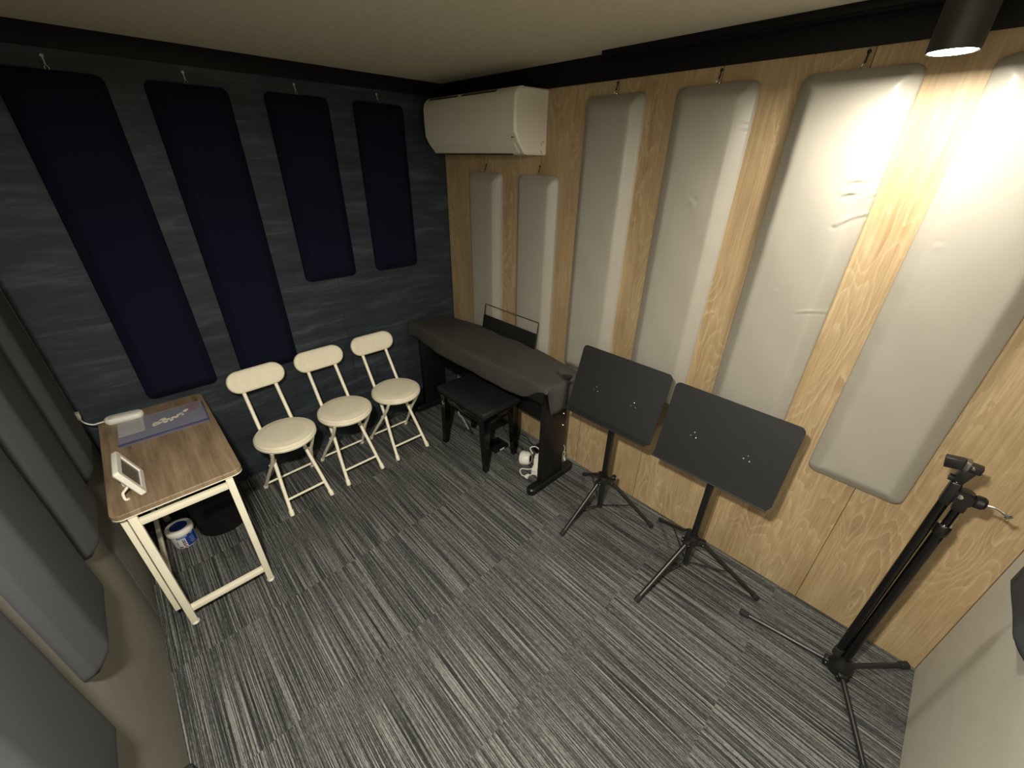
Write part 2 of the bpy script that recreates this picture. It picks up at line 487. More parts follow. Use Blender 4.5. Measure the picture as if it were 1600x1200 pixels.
# ------------------------------------------------------------------ padded acoustic panels
def pad(name, o, eu, ev, eh, w, h, t=0.05, c=0.045, step=0.012, ridges=(), dents=(), mat='vinyl', parent=None, seed=0):
    """A fabric-wrapped foam pad: o is the middle of its back, eu across, ev up, eh out of the wall."""
    rnd = random.Random(seed)
    ph = [rnd.uniform(0, 6.28) for _ in range(6)]
    grey = eh.x > 0.5
    R_ = 0.034 if grey else 0.03
    e0 = 0.019 if grey else 0.014
    if grey: t, c = 0.054, 0.045
    a, bb = w / 2, h / 2
    edge = [0, 0.0015, 0.006, 0.014, 0.026, 0.036, 0.042, 0.047, 0.053, 0.062]
    def axis(L):
        n = max(4, int((2 * L - 0.13) / step))
        mid = [-L + 0.066 + (2 * L - 0.132) * i / n for i in range(n + 1)]
        return [-L + e for e in edge] + mid + [L - e for e in reversed(edge)]
    us, vs = axis(a), axis(bb)
    bm = NB()
    def hgt(d, u, v):
        e = min(1.0, d / c)
        hh = e0 + (t - e0) * (e ** 0.88)
        if e > 0.9: hh -= 0.0016 * max(0, 1 - abs(d - c) / 0.006)
        hh += 0.0016 * min(1, max(0, d - c) / 0.05)
        hh += 0.0009 * math.sin(u * 31 + v * 9 + ph[0]) * math.sin(v * 13 + ph[1]) * min(1, d / 0.01)
        hh += 0.0009 * math.sin(v * 47 + ph[2]) * max(0, 1 - abs(d - 0.02) / 0.03) * (0.5 + 0.5 * math.sin(v * 7 + ph[3]))
        for (u0, v0, u1, v1, amp, wd) in ridges:
            du, dv = u1 - u0, v1 - v0
            L2 = du * du + dv * dv
            s_ = ((u - u0) * du + (v - v0) * dv) / L2
            s_c = max(0.0, min(1.0, s_))
            bow = 0.08 * math.sqrt(L2) * math.sin(math.pi * s_c)
            dd = math.hypot(u - u0 - du * s_c, v - v0 - dv * s_c - bow)
            if dd < 4 * wd:
                q = dd / wd
                side = (v - v0 - dv * s_c - bow) / wd
                hh += amp * math.sin(math.pi * (0.15 + 0.7 * s_c)) * (math.exp(-q * q) - 0.6 * math.exp(-(side + 1.6) ** 2) * math.exp(-max(0, q - 1.6) ** 2))
        for (u0, v0, amp, wd) in dents:
            q2 = ((u - u0) ** 2 + (v - v0) ** 2) / wd ** 2
            if q2 < 12: hh += amp * (math.exp(-q2) - 0.8 * math.exp(-((u - u0) ** 2 + (v - v0 - 1.3 * wd) ** 2) / wd ** 2))
        return hh
    grid = []
    for v in vs:
        row = []
        for u in us:
            qx, qy = abs(u) - (a - R_), abs(v) - (bb - R_)
            d = R_ - (math.hypot(max(qx, 0), max(qy, 0)) + min(max(qx, qy), 0))
            uu, vv = u, v
            if d < 0:
                l_ = math.hypot(qx, qy)
                uu = math.copysign((a - R_) + qx / l_ * R_, u); vv = math.copysign((bb - R_) + qy / l_ * R_, v)
                d = 0
            z = 0.0 if d <= 1e-7 else hgt(d, uu, vv)
            row.append(bm.verts.new(o + eu * uu + ev * vv + eh * z))
        grid.append(row)
    for i in range(len(vs) - 1):
        for j in range(len(us) - 1):
            try: bm.faces.new((grid[i][j], grid[i][j + 1], grid[i + 1][j + 1], grid[i + 1][j]))
            except ValueError: pass
    bmesh.ops.remove_doubles(bm, verts=bm.verts, dist=0.00005)
    bmesh.ops.dissolve_degenerate(bm, edges=bm.edges, dist=0.00005)
    ob = finish(name, bm, mat, parent, smooth=60)
    return ob

def hanger(parent, top, eu, eh, mat):
    """The little ring at a panel's top."""
    bm = NB()
    c = top + eh * 0.010 + V((0, 0, 0.004))
    pts = [c + eu * 0.006 * math.cos(i * math.pi / 7) + V((0, 0, 0.008 * math.sin(i * math.pi / 7))) for i in range(14)]
    tube(bm, pts, 0.0014, 6, closed=True)
    return finish('hanging_ring', bm, mat, parent)

def wall_hook(top, eh, mat, label, group):
    bm = NB()
    p = top + V((0, 0, 0.018))
    tube(bm, spline([p + V((0, 0, 0.024)) + eh * 0.002, p + V((0, 0, 0.012)) + eh * 0.003, p + eh * 0.005 + V((0, 0, 0.001)), p + eh * 0.009 - V((0, 0, 0.002)), p + eh * 0.011 + V((0, 0, 0.003))], 5), 0.0022, 8)
    lathe(bm, [(0, 0), (0.004, 0), (0.004, 0.002), (0.002, 0.003), (0, 0.003)], (0, 0, 0), 14, frame(p + V((0, 0, 0.023)), eh.orthogonal(), eh.cross(eh.orthogonal()), eh))
    o = finish('wall_hook', bm, mat)
    return tag(o, label, 'hook', group)

def panel(label, group, wall, centre, z0, z1, hook=None, hooklabel=None, ridges=(), dents=(), step=0.012, seed=0, w=0.30):
    if wall == 'right': base = V((XW, centre, 0)); eu = V((0, -1, 0)); eh = V((-1, 0, 0)); mat = 'vinyl'
    elif wall == 'back': base = V((centre, YD, 0)); eu = V((1, 0, 0)); eh = V((0, -1, 0)); mat = 'navy'
    elif wall == 'left': base = V((XL, centre, 0)); eu = V((0, 1, 0)); eh = V((1, 0, 0)); mat = 'greyfab'
    else: base = V((centre, YF, 0)); eu = V((-1, 0, 0)); eh = V((0, 1, 0)); mat = 'greyfab'
    t = thing('acoustic_panel', label, 'panel', base + V((0, 0, z0)), 0, group)
    mid = base + V((0, 0, (z0 + z1) / 2))
    rr = []
    for (c0, za, c1, zb, amp, wd) in ridges:
        ua, ub = ((centre - c0), (centre - c1)) if wall == 'right' else ((c0 - centre), (c1 - centre))
        rr.append((ua, za - mid.z, ub, zb - mid.z, amp, wd))
    dd = [((centre - c0) if wall == 'right' else (c0 - centre), za - mid.z, amp, wd) for (c0, za, amp, wd) in dents]
    pad('padded_cover', mid, eu, V((0, 0, 1)), eh, w, z1 - z0, mat=mat, parent=t, ridges=rr, dents=dd, step=step, seed=seed)
    if hook:
        top = base + V((0, 0, z1))
        hanger(t, top, eu, eh, 'chrome')
        wall_hook(top, eh, hook, hooklabel, 'hooks above the ' + group)
    return t

G1 = 'cream padded panels on the oak wall'
panel('short cream padded panel under the air conditioner, nearest the navy wall corner', G1, 'right', 2.106, 0.56, 1.690, 'hook_black', 'black hook under the air conditioner, above the cream panel nearest the corner', seed=1)
panel("short cream padded panel under the air conditioner's right end", G1, 'right', 1.667, 0.56, 1.690, 'hook_black', "black hook under the air conditioner's right end", seed=2)
panel('tall cream padded panel directly right of the air conditioner', G1, 'right', 1.235, 0.675, 2.012, 'hook_black', 'black hook above the tall cream panel beside the air conditioner', dents=[(1.12, 1.25, 0.0014, 0.006)], step=0.008, seed=3)
panel('tall cream padded panel with small dimples, second tall one from the air conditioner', G1, 'right', 0.80, 0.675, 2.012, 'hook_black', 'black hook above the dimpled cream panel', ridges=[(0.672, 1.892, 0.640, 1.880, 0.0022, 0.004), (0.668, 1.872, 0.640, 1.864, 0.0018, 0.004)],
      dents=[(0.78, 1.619, 0.003, 0.010), (0.817, 1.851, 0.0016, 0.008), (0.785, 1.716, 0.0012, 0.006), (0.765, 1.60, 0.001, 0.006), (0.735, 1.0, 0.0012, 0.006), (0.735, 1.02, 0.001, 0.005)], step=0.0055, seed=4)
panel('tall cream padded panel with fabric creases, left of the lit ceiling lamp', G1, 'right', 0.375, 0.675, 2.012, 'hook_black', 'black hook above the creased cream panel left of the lamp',
      ridges=[(0.300, 1.716, 0.255, 1.722, 0.0040, 0.0055), (0.302, 1.680, 0.268, 1.688, 0.0042, 0.0055), (0.252, 1.668, 0.216, 1.690, 0.0034, 0.005), (0.292, 1.590, 0.216, 1.632, 0.0048, 0.006), (0.31, 1.289, 0.22, 1.302, 0.0020, 0.005)],
      dents=[(0.285, 1.70, 0.0016, 0.012), (0.40, 1.35, 0.0008, 0.006)], step=0.0048, seed=5)
panel('cream padded panel right of the lit ceiling lamp, nearest the microphone stand', G1, 'right', -0.055, 0.675, 2.012, 'hook_black', 'black hook above the cream panel right of the lamp',
      dents=[(0.033, 1.561, 0.0018, 0.006), (0.085, 1.72, 0.0012, 0.006), (0.0, 0.85, 0.0014, 0.006)], step=0.008, seed=6)
G2 = 'navy padded panels on the dark wall'
panel('tall navy padded panel above the wooden table, leftmost on the dark wall', G2, 'back', 0.047, 0.675, 2.022, 'hook_white', 'pale hook above the navy panel over the table', seed=7)
panel('tall navy padded panel reaching down behind the two left cream chairs', G2, 'back', 0.465, 0.675, 2.022, 'hook_white', 'pale hook above the navy panel behind the chairs', seed=8)
panel('short navy padded panel, left one of the two short navy panels', G2, 'back', 0.913, 1.118, 2.026, 'hook_white', 'pale hook above the left short navy panel', seed=9)
panel('short navy padded panel nearest the air conditioner', G2, 'back', 1.350, 1.118, 2.026, 'hook_white', 'pale hook above the short navy panel nearest the air conditioner', seed=10)
G3 = 'charcoal padded panels on the left wall'
panel('charcoal padded panel in the bottom left corner of the photo, nearest the viewer', G3, 'left', 0.722, 0.686, 2.012, seed=11)
panel('charcoal padded panel second nearest the viewer on the left wall', G3, 'left', 1.153, 0.686, 2.012, seed=12)
panel('charcoal padded panel on the left wall just in front of the table', G3, 'left', 1.586, 0.686, 2.012, seed=13)
panel('charcoal padded panel on the left wall beside the table, nearest the dark wall', G3, 'left', 2.02, 0.686, 2.012, seed=14)
panel('charcoal padded panel on the pale front wall beside the microphone stand', 'charcoal padded panel on the front wall', 'front', 1.445, 0.690, 2.012, seed=15)

# ------------------------------------------------------------------ downlight
for LP, lab_ in zip(LAMPS, ('lit round downlight with white glowing face above the cream panels at the top right', 'lit round downlight over the left side of the room, outside the photo')):
    t = thing('ceiling_downlight', lab_, 'lamp', (LP.x, LP.y, ZC), 0, 'ceiling downlights')
    b = NB()
    lathe(b, [(0.0370, 0.0055), (0.0460, 0.0), (0.0475, 0.004), (0.0475, ZC - LP.z - 0.012), (0.054, ZC - LP.z - 0.010), (0.054, ZC - LP.z), (0, ZC - LP.z)], LP, 48)
    finish('lamp_housing', b, 'lamp_grey', t)
    b = NB()
    lathe(b, [(0, -0.0015), (0.028, -0.001), (0.041, 0.0005), (0.0453, 0.0035), (0.0453, 0.006), (0, 0.006)], LP, 48)
    finish('diffuser', b, 'lit', t)
    for a_ in (-2.75, -1.95):
        b = NB()
        c_ = LP + V((0.0475 * math.cos(a_), 0.0475 * math.sin(a_), 0.118))
        lathe(b, [(0, 0.003), (0.003, 0.002), (0.004, 0), (0, 0)], (0, 0, 0), 10, frame(c_, (-math.sin(a_), math.cos(a_), 0), (0, 0, 1), (math.cos(a_), math.sin(a_), 0)))
        finish('screw', b, 'chrome', t)

# ------------------------------------------------------------------ air conditioner
t = thing('air_conditioner', 'white wall-mounted air conditioner in the corner above two short cream panels', 'air conditioner', (XW, 2.02, 1.782))
def ac_profile(k=0.0):
    P = [(1.793, 2.064 - k), (1.640, 2.060 - k)]
    for i in range(7):
        a_ = math.pi / 2 + (math.pi / 2) * i / 6
        P.append((1.632 + (0.058 - k) * math.cos(a_), 2.002 + (0.058 - k) * math.sin(a_)))
    P += [(1.574 + k, 1.94), (1.577 + k, 1.872), (1.600 + k, 1.833), (1.640 + k, 1.789 + k), (1.655, 1.784 + k), (1.793, 1.782 + k)]
    return P
def ac_body(bm, prof, y0, y1, ins=0.0):
    rings = []
    for y, k in ((y0, 0.006), (y0 + 0.006, 0.0), (y1 - 0.006, 0.0), (y1, 0.006)):
        cx, cz = 1.70, 1.92
        rings.append([bm.verts.new((x + (k if x < 1.75 else 0) * (1 if x < cx else 0), y, z + (k if z < cz else -k))) for x, z in prof])
    n = len(prof)
    for A, B in zip(rings, rings[1:]):
        for j in range(n): bm.faces.new((A[j], A[(j + 1) % n], B[(j + 1) % n], B[j]))
    bm.faces.new(rings[0]); bm.faces.new(rings[-1][::-1])
b = NB(); ac_body(b, ac_profile(), 1.632, 2.408); finish('body', b, 'ac', t)
# front panel: a thin curved shell standing 3 mm proud
b = NB()
pr = [p for p in ac_profile() if p[0] < 1.636 and p[1] > 1.87]
outer = []
for i, p in enumerate(pr):
    q0, q1 = V(pr[max(0, i - 1)]), V(pr[min(len(pr) - 1, i + 1)])
    d_ = (q1 - q0).normalized(); nrm = V((-d_.y, d_.x))
    if nrm.x > 0: nrm = -nrm
    if i == 0: nrm = V((0, 1))
    outer.append(V(p) + nrm * 0.003)
rows = []
for y in (1.640, 1.643, 2.397, 2.400):
    rows.append([b.verts.new((p[0], y, p[1])) for p in (outer if 1.641 < y < 2.399 else pr)])
for A, B in zip(rows, rows[1:]):
    for j in range(len(pr) - 1): b.faces.new((A[j], A[j + 1], B[j + 1], B[j]))
for k in (0, -1):
    pass
finish('front_panel', b, 'ac', t)
def ac_strip(bm, p0, p1, y0, y1, out):
    """A thin plate lying on the profile from p0 to p1."""
    p0, p1 = V(p0), V(p1)
    d_ = (p1 - p0).normalized(); nrm = V((d_.y, -d_.x))
    if nrm.x > 0: nrm = -nrm
    vs = []
    for y in (y0, y1):
        for p, k in ((p0, -0.002), (p1, -0.002), (p1, out), (p0, out)):
            q = p + nrm * k
            vs.append(bm.verts.new((q.x, y, q.y)))
    for f in ((0, 1, 2, 3), (7, 6, 5, 4), (0, 4, 5, 1), (1, 5, 6, 2), (2, 6, 7, 3), (3, 7, 4, 0)): bm.faces.new([vs[i] for i in f])
for y0, y1 in ((2.10, 2.36), (1.79, 2.06)):
    b = NB(); ac_strip(b, (1.6035, 2.0525), (1.5905, 2.0445), y0, y1, 0.0045); finish('intake_slot', b, 'ac_dark', t)
b = NB(); ac_strip(b, (1.602, 1.829), (1.636, 1.7925), 1.665, 2.385, 0.003); finish('air_flap', b, 'ac', t)
b = NB(); box(b, (1.640, 1.72, 1.7805), (1.648, 2.385, 1.788)); finish('outlet_slot', b, 'ac_dark', t)
b = NB()
box(b, (1.5745, 1.658, 1.8745), (1.578, 1.690, 1.8795)); ac_strip(b, (1.5835, 1.859), (1.5865, 1.854), 1.652, 1.672, 0.002)
finish('indicator_mark', b, 'ac_mark', t)
b = NB()
tube(b, spline([(1.778, 1.6318, 1.838), (1.768, 1.6312, 1.842), (1.758, 1.6312, 1.834), (1.757, 1.6314, 1.826)], 5), 0.0013, 6)
tube(b, spline([(1.757, 1.6314, 1.806), (1.758, 1.6312, 1.794), (1.768, 1.6312, 1.790)], 5), 0.0013, 6)
finish('knockout_line', b, 'ac_mark', t)

# ------------------------------------------------------------------ cream folding chairs
def make_chair(label, loc, rz, group):
    t = thing('folding_chair', label, 'chair', (0, 0, 0), 0, group)
    zf = lambda y: (y + 0.138) / 0.592
    fr = []
    for s in (-1, 1):
        b = NB()
        pts = spline([(s * 0.1135, -0.138, 0.004), (s * 0.1005, -0.055, 0.14), (s * 0.0855, 0.03, 0.285), (s * 0.083, 0.13, 0.455), (s * 0.081, 0.235, 0.635), (s * 0.081, 0.262, 0.690)], 6)
        tube(b, pts, 0.0098, 14)
        lg = finish('front_leg', b, 'chair_frame', t, world=False)
        b = NB()
        d_ = (V(pts[3]) - V(pts[0])).normalized()
        tube(b, [V(pts[0]) + V((0, 0, -0.003)), V(pts[0]) + d_ * 0.004, V(pts[0]) + d_ * 0.028, V(pts[0]) + d_ * 0.031], [0.0115, 0.013, 0.0128, 0.0108], 14)
        finish('foot_cap', b, 'chair_rim', lg, world=False)
        b = NB()
        pts = spline([(s * 0.139, 0.202, 0.004), (s * 0.128, 0.12, 0.115), (s * 0.108, 0.01, 0.262), (s * 0.104, -0.055, 0.345), (s * 0.104, -0.10, 0.412)], 6)
        tube(b, pts, 0.0092, 14)
        lg = finish('rear_leg', b, 'chair_frame', t, world=False)
        b = NB()
        d_ = (V(pts[3]) - V(pts[0])).normalized()
        tube(b, [V(pts[0]) + V((0, 0, -0.003)), V(pts[0]) + d_ * 0.004, V(pts[0]) + d_ * 0.026, V(pts[0]) + d_ * 0.029], [0.0112, 0.0125, 0.0122, 0.0102], 14)
        finish('foot_cap', b, 'chair_rim', lg, world=False)
    b = NB(); tube(b, [(-0.106, -0.092, 0.079), (0.106, -0.092, 0.079)], 0.0068, 12); finish('front_stretcher', b, 'chair_frame', t, world=False)
    b = NB(); tube(b, [(-0.133, 0.168, 0.05), (0.133, 0.168, 0.05)], 0.0066, 12); finish('rear_stretcher', b, 'chair_frame', t, world=False)
    for s in (-1, 1):
        b = NB(); tube(b, [(s * 0.074, 0.028, 0.277), (s * 0.118, 0.005, 0.274)], 0.0045, 8); finish('pivot_pin', b, 'chair_frame', t, world=False)
    for x_, y_, z_ in ((0.1, -0.095, 0.412), (0.09, 0.118, 0.416)):
        b = NB(); tube(b, [(-x_, y_, z_), (x_, y_, z_)], 0.007, 10); finish('seat_rod', b, 'chair_frame', t, world=False)
    c = (0, -0.010, 0)
    b = NB()
    lathe(b, [(0, 0.412), (0.135, 0.412), (0.1485, 0.416), (0.1535, 0.424), (0.1535, 0.431), (0.1500, 0.4345), (0, 0.4345)], c, 56)
    st = finish('seat', b, 'chair_rim', t, world=False)
    b = NB()
    lathe(b, [(0, 0.432), (0.149, 0.432), (0.1530, 0.4375), (0.1515, 0.4445), (0.142, 0.4515), (0.1385, 0.4508), (0.130, 0.4545), (0.10, 0.4565), (0, 0.457)], c, 56)
    finish('seat_pad', b, 'chair_vinyl', st, world=False)
    # backrest: stadium, gently curved, tilted with the posts
    b = NB()
    tilt = math.atan2(0.1, 0.17)
    ex, ez = V((1, 0, 0)), V((0, math.sin(0.42), math.cos(0.42)))
    ey = V((0, -math.cos(0.42), math.sin(0.42)))
    org = V((0, 0.252, 0.683))
    out = rrect(0.143, 0.061, 0.0605, 12)
    rings = []
    for k_, h_ in ((0.010, -0.020), (0.002, -0.018), (0.0, -0.012), (0.0, 0.002), (0.004, 0.008), (0.012, 0.0115), (0.030, 0.0135), (0.048, 0.0145)):
        ring = []
        for u, v in out:
            fu = (abs(u) - k_ if abs(u) > k_ else 0) * (1 if u > 0 else -1)
            cu = max(-0.0825, min(0.0825, u))
            l_ = math.hypot(u - cu, v)
            q = max(0.0, (l_ - k_)) / l_ if l_ > 1e-6 else 0
            uu, vv = cu + (u - cu) * q, v * q
            # the little dip in the lower edge
            if vv < -0.03 and abs(uu) < 0.055: vv -= 0.0035 * max(0, 1 - max(0, abs(uu) - 0.04) / 0.015)
            bow = 0.9 * uu * uu
            ring.append(b.verts.new(org + ex * uu + ez * vv + ey * (h_ + bow)))
        rings.append(ring)
    n = len(out)
    for A, B in zip(rings, rings[1:]):
        for j in range(n): b.faces.new((A[j], A[(j + 1) % n], B[(j + 1) % n], B[j]))
    b.faces.new(rings[0]); 
    ctr = []
    top_ = rings[-1]
    b.faces.new(top_)
    finish('backrest', b, 'chair_vinyl', t, world=False, smooth=50)
    t.location = loc; t.rotation_euler = (0, 0, rz)
    return t
GC = 'cream folding chairs along the dark wall'
ch = make_chair('cream folding chair nearest the wooden table', (0.366, 2.152, 0), math.radians(2.5), GC)
for lab, loc, rz in (('middle cream folding chair of the row along the dark wall', (0.706, 2.170, 0), math.radians(0.5)),
                     ('cream folding chair nearest the black piano', (1.050, 2.176, 0), math.radians(-0.5))):
    c_ = copy_tree(ch)
    c_.location = loc; c_.rotation_euler = (0, 0, rz); c_['label'] = lab

# ------------------------------------------------------------------ table
t = thing('folding_table', 'narrow table with weathered oak top and cream steel legs by the left wall', 'table', (-0.1, 2.05, 0))
b = NB(); slab(b, rrect(0.201, 0.404, 0.032, 8), 0.0, 0.020, Matrix.Translation((-0.1, 2.051, 0.645)), 0.002); finish('tabletop', b, 'tabletop', t)
b = NB(); slab(b, rrect(0.2008, 0.4038, 0.032, 8), 0.0, 0.004, Matrix.Translation((-0.1, 2.051, 0.6412))); finish('edge_strip', b, 'table_steel', t)
def sq(bm, p, q, a_, c_=None, bev=0.002):
    p, q = V(p), V(q); c_ = c_ or a_
    lo_ = V((min(p.x, q.x), min(p.y, q.y), min(p.z, q.z))); hi_ = V((max(p.x, q.x), max(p.y, q.y), max(p.z, q.z)))
    ax = max(range(3), key=lambda i: hi_[i] - lo_[i])
    e = [a_ / 2, a_ / 2, a_ / 2]; e[ax] = 0
    if c_ != a_:
        o_ = [i for i in range(3) if i != ax]; e[o_[1]] = c_ / 2
    box(bm, lo_ - V(e), hi_ + V(e), bev)
for y in (1.668, 2.432):
    for x in (-0.250, 0.048):
        b = NB(); sq(b, (x, y, 0.012), (x, y, 0.640), 0.025)
        lg = finish('leg', b, 'table_steel', t)
        b = NB(); lathe(b, [(0, 0), (0.0125, 0), (0.0150, 0.003), (0.0150, 0.010), (0.0135, 0.0125), (0, 0.0125)], (x, y, 0), 20); finish('foot', b, 'white_plastic', lg)
    b = NB(); sq(b, (-0.2375, y, 0.088), (0.0355, y, 0.088), 0.022, 0.025); finish('lower_rail', b, 'table_steel', t)
    b = NB(); sq(b, (-0.2375, y, 0.597), (0.0355, y, 0.597), 0.020, 0.025); finish('upper_rail', b, 'table_steel', t)
for y in (1.700, 2.400):
    b = NB(); sq(b, (-0.279, y, 0.095), (-0.279, y, 0.640), 0.018, 0.030); finish('side_post', b, 'table_steel', t)
b = NB(); sq(b, (-0.279, 1.715, 0.107), (-0.279, 2.385, 0.107), 0.018, 0.024); finish('side_rail', b, 'table_steel', t)
for y in (1.690, 2.410):
    b = NB(); box(b, (-0.02, y - 0.006, 0.628), (0.04, y + 0.006, 0.640), 0.001); finish('hinge_plate', b, 'chrome', t)

# ------------------------------------------------------------------ on the table
T = 0.665
t = thing('power_strip', 'white oval power strip with a cord, on the back left of the wooden table', 'power strip', (-0.205, 2.385, T))
R0 = Matrix.Translation((-0.205, 2.392, T)) @ Matrix.Rotation(math.radians(-9), 4, 'Z')
b = NB()
out = rrect(0.071, 0.030, 0.0295, 10)
rings = []
for k_, z_ in ((0.004, 0.0), (0.0, 0.006), (0.0, 0.018), (0.004, 0.025), (0.010, 0.028)):
    ring = []
    for u, v in out:
        cu = max(-0.041, min(0.041, u)); l_ = math.hypot(u - cu, v); q = (l_ - k_) / l_
        ring.append(b.verts.new(R0 @ V((cu + (u - cu) * q, v * q, z_))))
    rings.append(ring)
for A, B in zip(rings, rings[1:]):
    for j in range(len(out)): b.faces.new((A[j], A[(j + 1) % len(out)], B[(j + 1) % len(out)], B[j]))
b.faces.new(rings[0][::-1]); b.faces.new(rings[-1])
finish('strip_body', b, 'white_plastic', t)
for u, v0, w_, z_ in ((-0.048, -0.0215, 0.0014, 0.0262), (-0.042, -0.0215, 0.0014, 0.0262), (0.020, -0.006, 0.001, 0.0275), (0.026, -0.006, 0.001, 0.0275)):
    b = NB(); box(b, (u - w_, v0, z_), (u + w_, v0 + 0.006, 0.0284), 0, mat=R0); finish('socket_slot', b, 'ink', t)
b = NB()
tube(b, spline([R0 @ V((-0.069, 0.002, 0.012)), (-0.292, 2.405, T + 0.012), (-0.315, 2.408, T + 0.012), (-0.336, 2.405, T + 0.035), (-0.342, 2.398, T + 0.068)], 8), 0.0032, 10)
finish('cord', b, 'white_plastic', t)
b = NB(); box(b, (-0.3515, 2.383, T + 0.06), (-0.333, 2.413, T + 0.092), 0.004); finish('plug', b, 'white_plastic', t)
b = NB(); box(b, (XL, 2.36, T + 0.015), (XL + 0.008, 2.436, T + 0.135), 0.003)
tag(finish('wall_outlet', b, 'white_plastic'), 'white wall outlet low on the left wall beside the back of the table', 'outlet')

t = thing('plastic_wallet', 'flat lavender plastic case with pale petals and a dark red print inside, on the table', 'case', (-0.075, 2.24, T))
RC = Matrix.Translation((-0.078, 2.235, T)) @ Matrix.Rotation(math.radians(-1.5), 4, 'Z')
b = NB(); slab(b, rrect(0.163, 0.112, 0.004, 3), 0.0, 0.006, RC, 0.001); finish('tray', b, 'lavender', t)
b = NB(); box(b, (-0.163, -0.112, 0.004), (0.163, -0.104, 0.012), 0.001, mat=RC); box(b, (0.157, -0.112, 0.004), (0.163, 0.112, 0.010), 0.001, mat=RC); finish('edge_band', b, 'lav_edge', t)
b = NB(); box(b, (-0.160, -0.025, 0.006), (-0.068, 0.110, 0.0075), 0, mat=RC); finish('paper_slip', b, 'paper', t)
b = NB(); slab(b, [(0.093, 0.045), (0.105, 0.028), (0.118, 0.030), (0.135, 0.040), (0.150, 0.068), (0.147, 0.098), (0.12, 0.110), (0.10, 0.108), (0.082, 0.088)], 0.006, 0.0078, RC); finish('red_print', b, 'maroon', t)
b = NB()
rnd = random.Random(3)
def blob(u, v, s1, s2, a_):
    o_ = [(u + s1 * math.cos(q) * math.cos(a_) - s2 * math.sin(q) * math.sin(a_), v + s1 * math.cos(q) * math.sin(a_) + s2 * math.sin(q) * math.cos(a_)) for q in [i * math.pi / 6 for i in range(12)]]
    slab(b, o_, 0.0065, 0.0088, RC, 0.0004)
for u, v, s1, s2, a_ in ((-0.022, 0.005, 0.020, 0.013, 0.2), (-0.002, 0.020, 0.018, 0.013, 0.9), (0.006, -0.006, 0.010, 0.007, 0.1), (0.018, 0.012, 0.009, 0.007, 0.5), (0.030, -0.004, 0.009, 0.006, 0.8), (0.038, 0.016, 0.010, 0.006, 0.2), (0.050, 0.010, 0.008, 0.006, 0.4), (0.058, 0.026, 0.010, 0.007, 0.8), (0.068, 0.034, 0.009, 0.006, 0.6), (0.090, 0.052, 0.013, 0.009, 0.7), (-0.032, -0.008, 0.010, 0.006, 0.3), (0.075, 0.016, 0.006, 0.003, 0.6)):
    blob(u, v, s1, s2, a_)
finish('petals', b, 'petal', t)
b = NB(); slab(b, rrect(0.161, 0.110, 0.004, 3), 0.0098, 0.0104, RC); finish('clear_lid', b, 'clear', t)

t = thing('digital_clock', 'small white framed clock with blank grey screen on the wooden table', 'clock', (-0.21, 1.79, T))
ez_ = V((-0.040, 0.0, 0.116)).normalized(); ex_ = V((0.004, 0.166, 0)).normalized(); en_ = ex_.cross(ez_).normalized()
ez_ = en_.cross(ex_)
RK = frame(V((-0.186, 1.795, T + 0.004)), ex_, ez_, en_)      # x along y, y up the face, z out of the face
if (RK @ V((0, 0, 1)) - RK.translation).x < 0: pass
b = NB()
out = [(p[0], p[1] + 0.066) for p in rrect(0.083, 0.064, 0.010, 5)]
inn = [(p[0], p[1] + 0.066) for p in rrect(0.062, 0.044, 0.002, 5)]
rings = [[b.verts.new(RK @ V((u * s_, (v - 0.066) * s_ + 0.066, z_))) for u, v in o_] for o_, z_, s_ in ((out, -0.020, 0.95), (out, -0.016, 1.0), (out, -0.003, 1.0), (out, 0.0, 0.97), (inn, 0.0, 1.0), (inn, -0.006, 0.97))]
for A, B in zip(rings, rings[1:]):
    for j in range(len(out)): b.faces.new((A[j], A[(j + 1) % len(out)], B[(j + 1) % len(out)], B[j]))
b.faces.new(rings[0]); b.faces.new(rings[-1])
finish('frame', b, 'white_plastic', t)
b = NB(); slab(b, [(p[0], p[1] + 0.066) for p in rrect(0.0600, 0.0420, 0.002, 3)], -0.0055, -0.0040, RK); finish('display', b, 'screen', t)
b = NB(); slab(b, [(p[0], p[1] + 0.085) for p in rrect(0.05, 0.028, 0.006, 3)], -0.032, -0.0195, RK, 0.003); finish('battery_box', b, 'white_plastic', t)
for k_ in (-0.056, 0.040):
    b = NB(); p0 = RK @ V((k_, 0.055, -0.020)); p2 = V((p0.x - 0.026, p0.y - 0.012, T + 0.004))
    tube(b, spline([p0, p0 + V((-0.014, -0.004, -0.012)), (p0 + p2) / 2 + V((-0.012, 0, 0)), p2, p2 + V((0.010, -0.004, 0))], 5), 0.0045, 10); finish('stand_leg', b, 'white_plastic', t)

# ------------------------------------------------------------------ under the table
t = thing('waste_bin', 'round black waste bin standing on the carpet under the table', 'bin', (-0.025, 2.225, 0))
b = NB(); lathe(b, [(0, 0.0), (0.112, 0.0), (0.116, 0.004), (0.127, 0.27), (0.130, 0.275), (0.1295, 0.281), (0.124, 0.281), (0.112, 0.012), (0, 0.012)], (-0.025, 2.232, 0), 48); finish('bin_body', b, 'bin_black', t)
b = NB(); pts = [(-0.025 + 0.1285 * math.cos(q * math.pi / 24), 2.232 + 0.1285 * math.sin(q * math.pi / 24), 0.281) for q in range(48)]; tube(b, pts, 0.0035, 8, closed=True); finish('rim', b, 'bin_black', t)

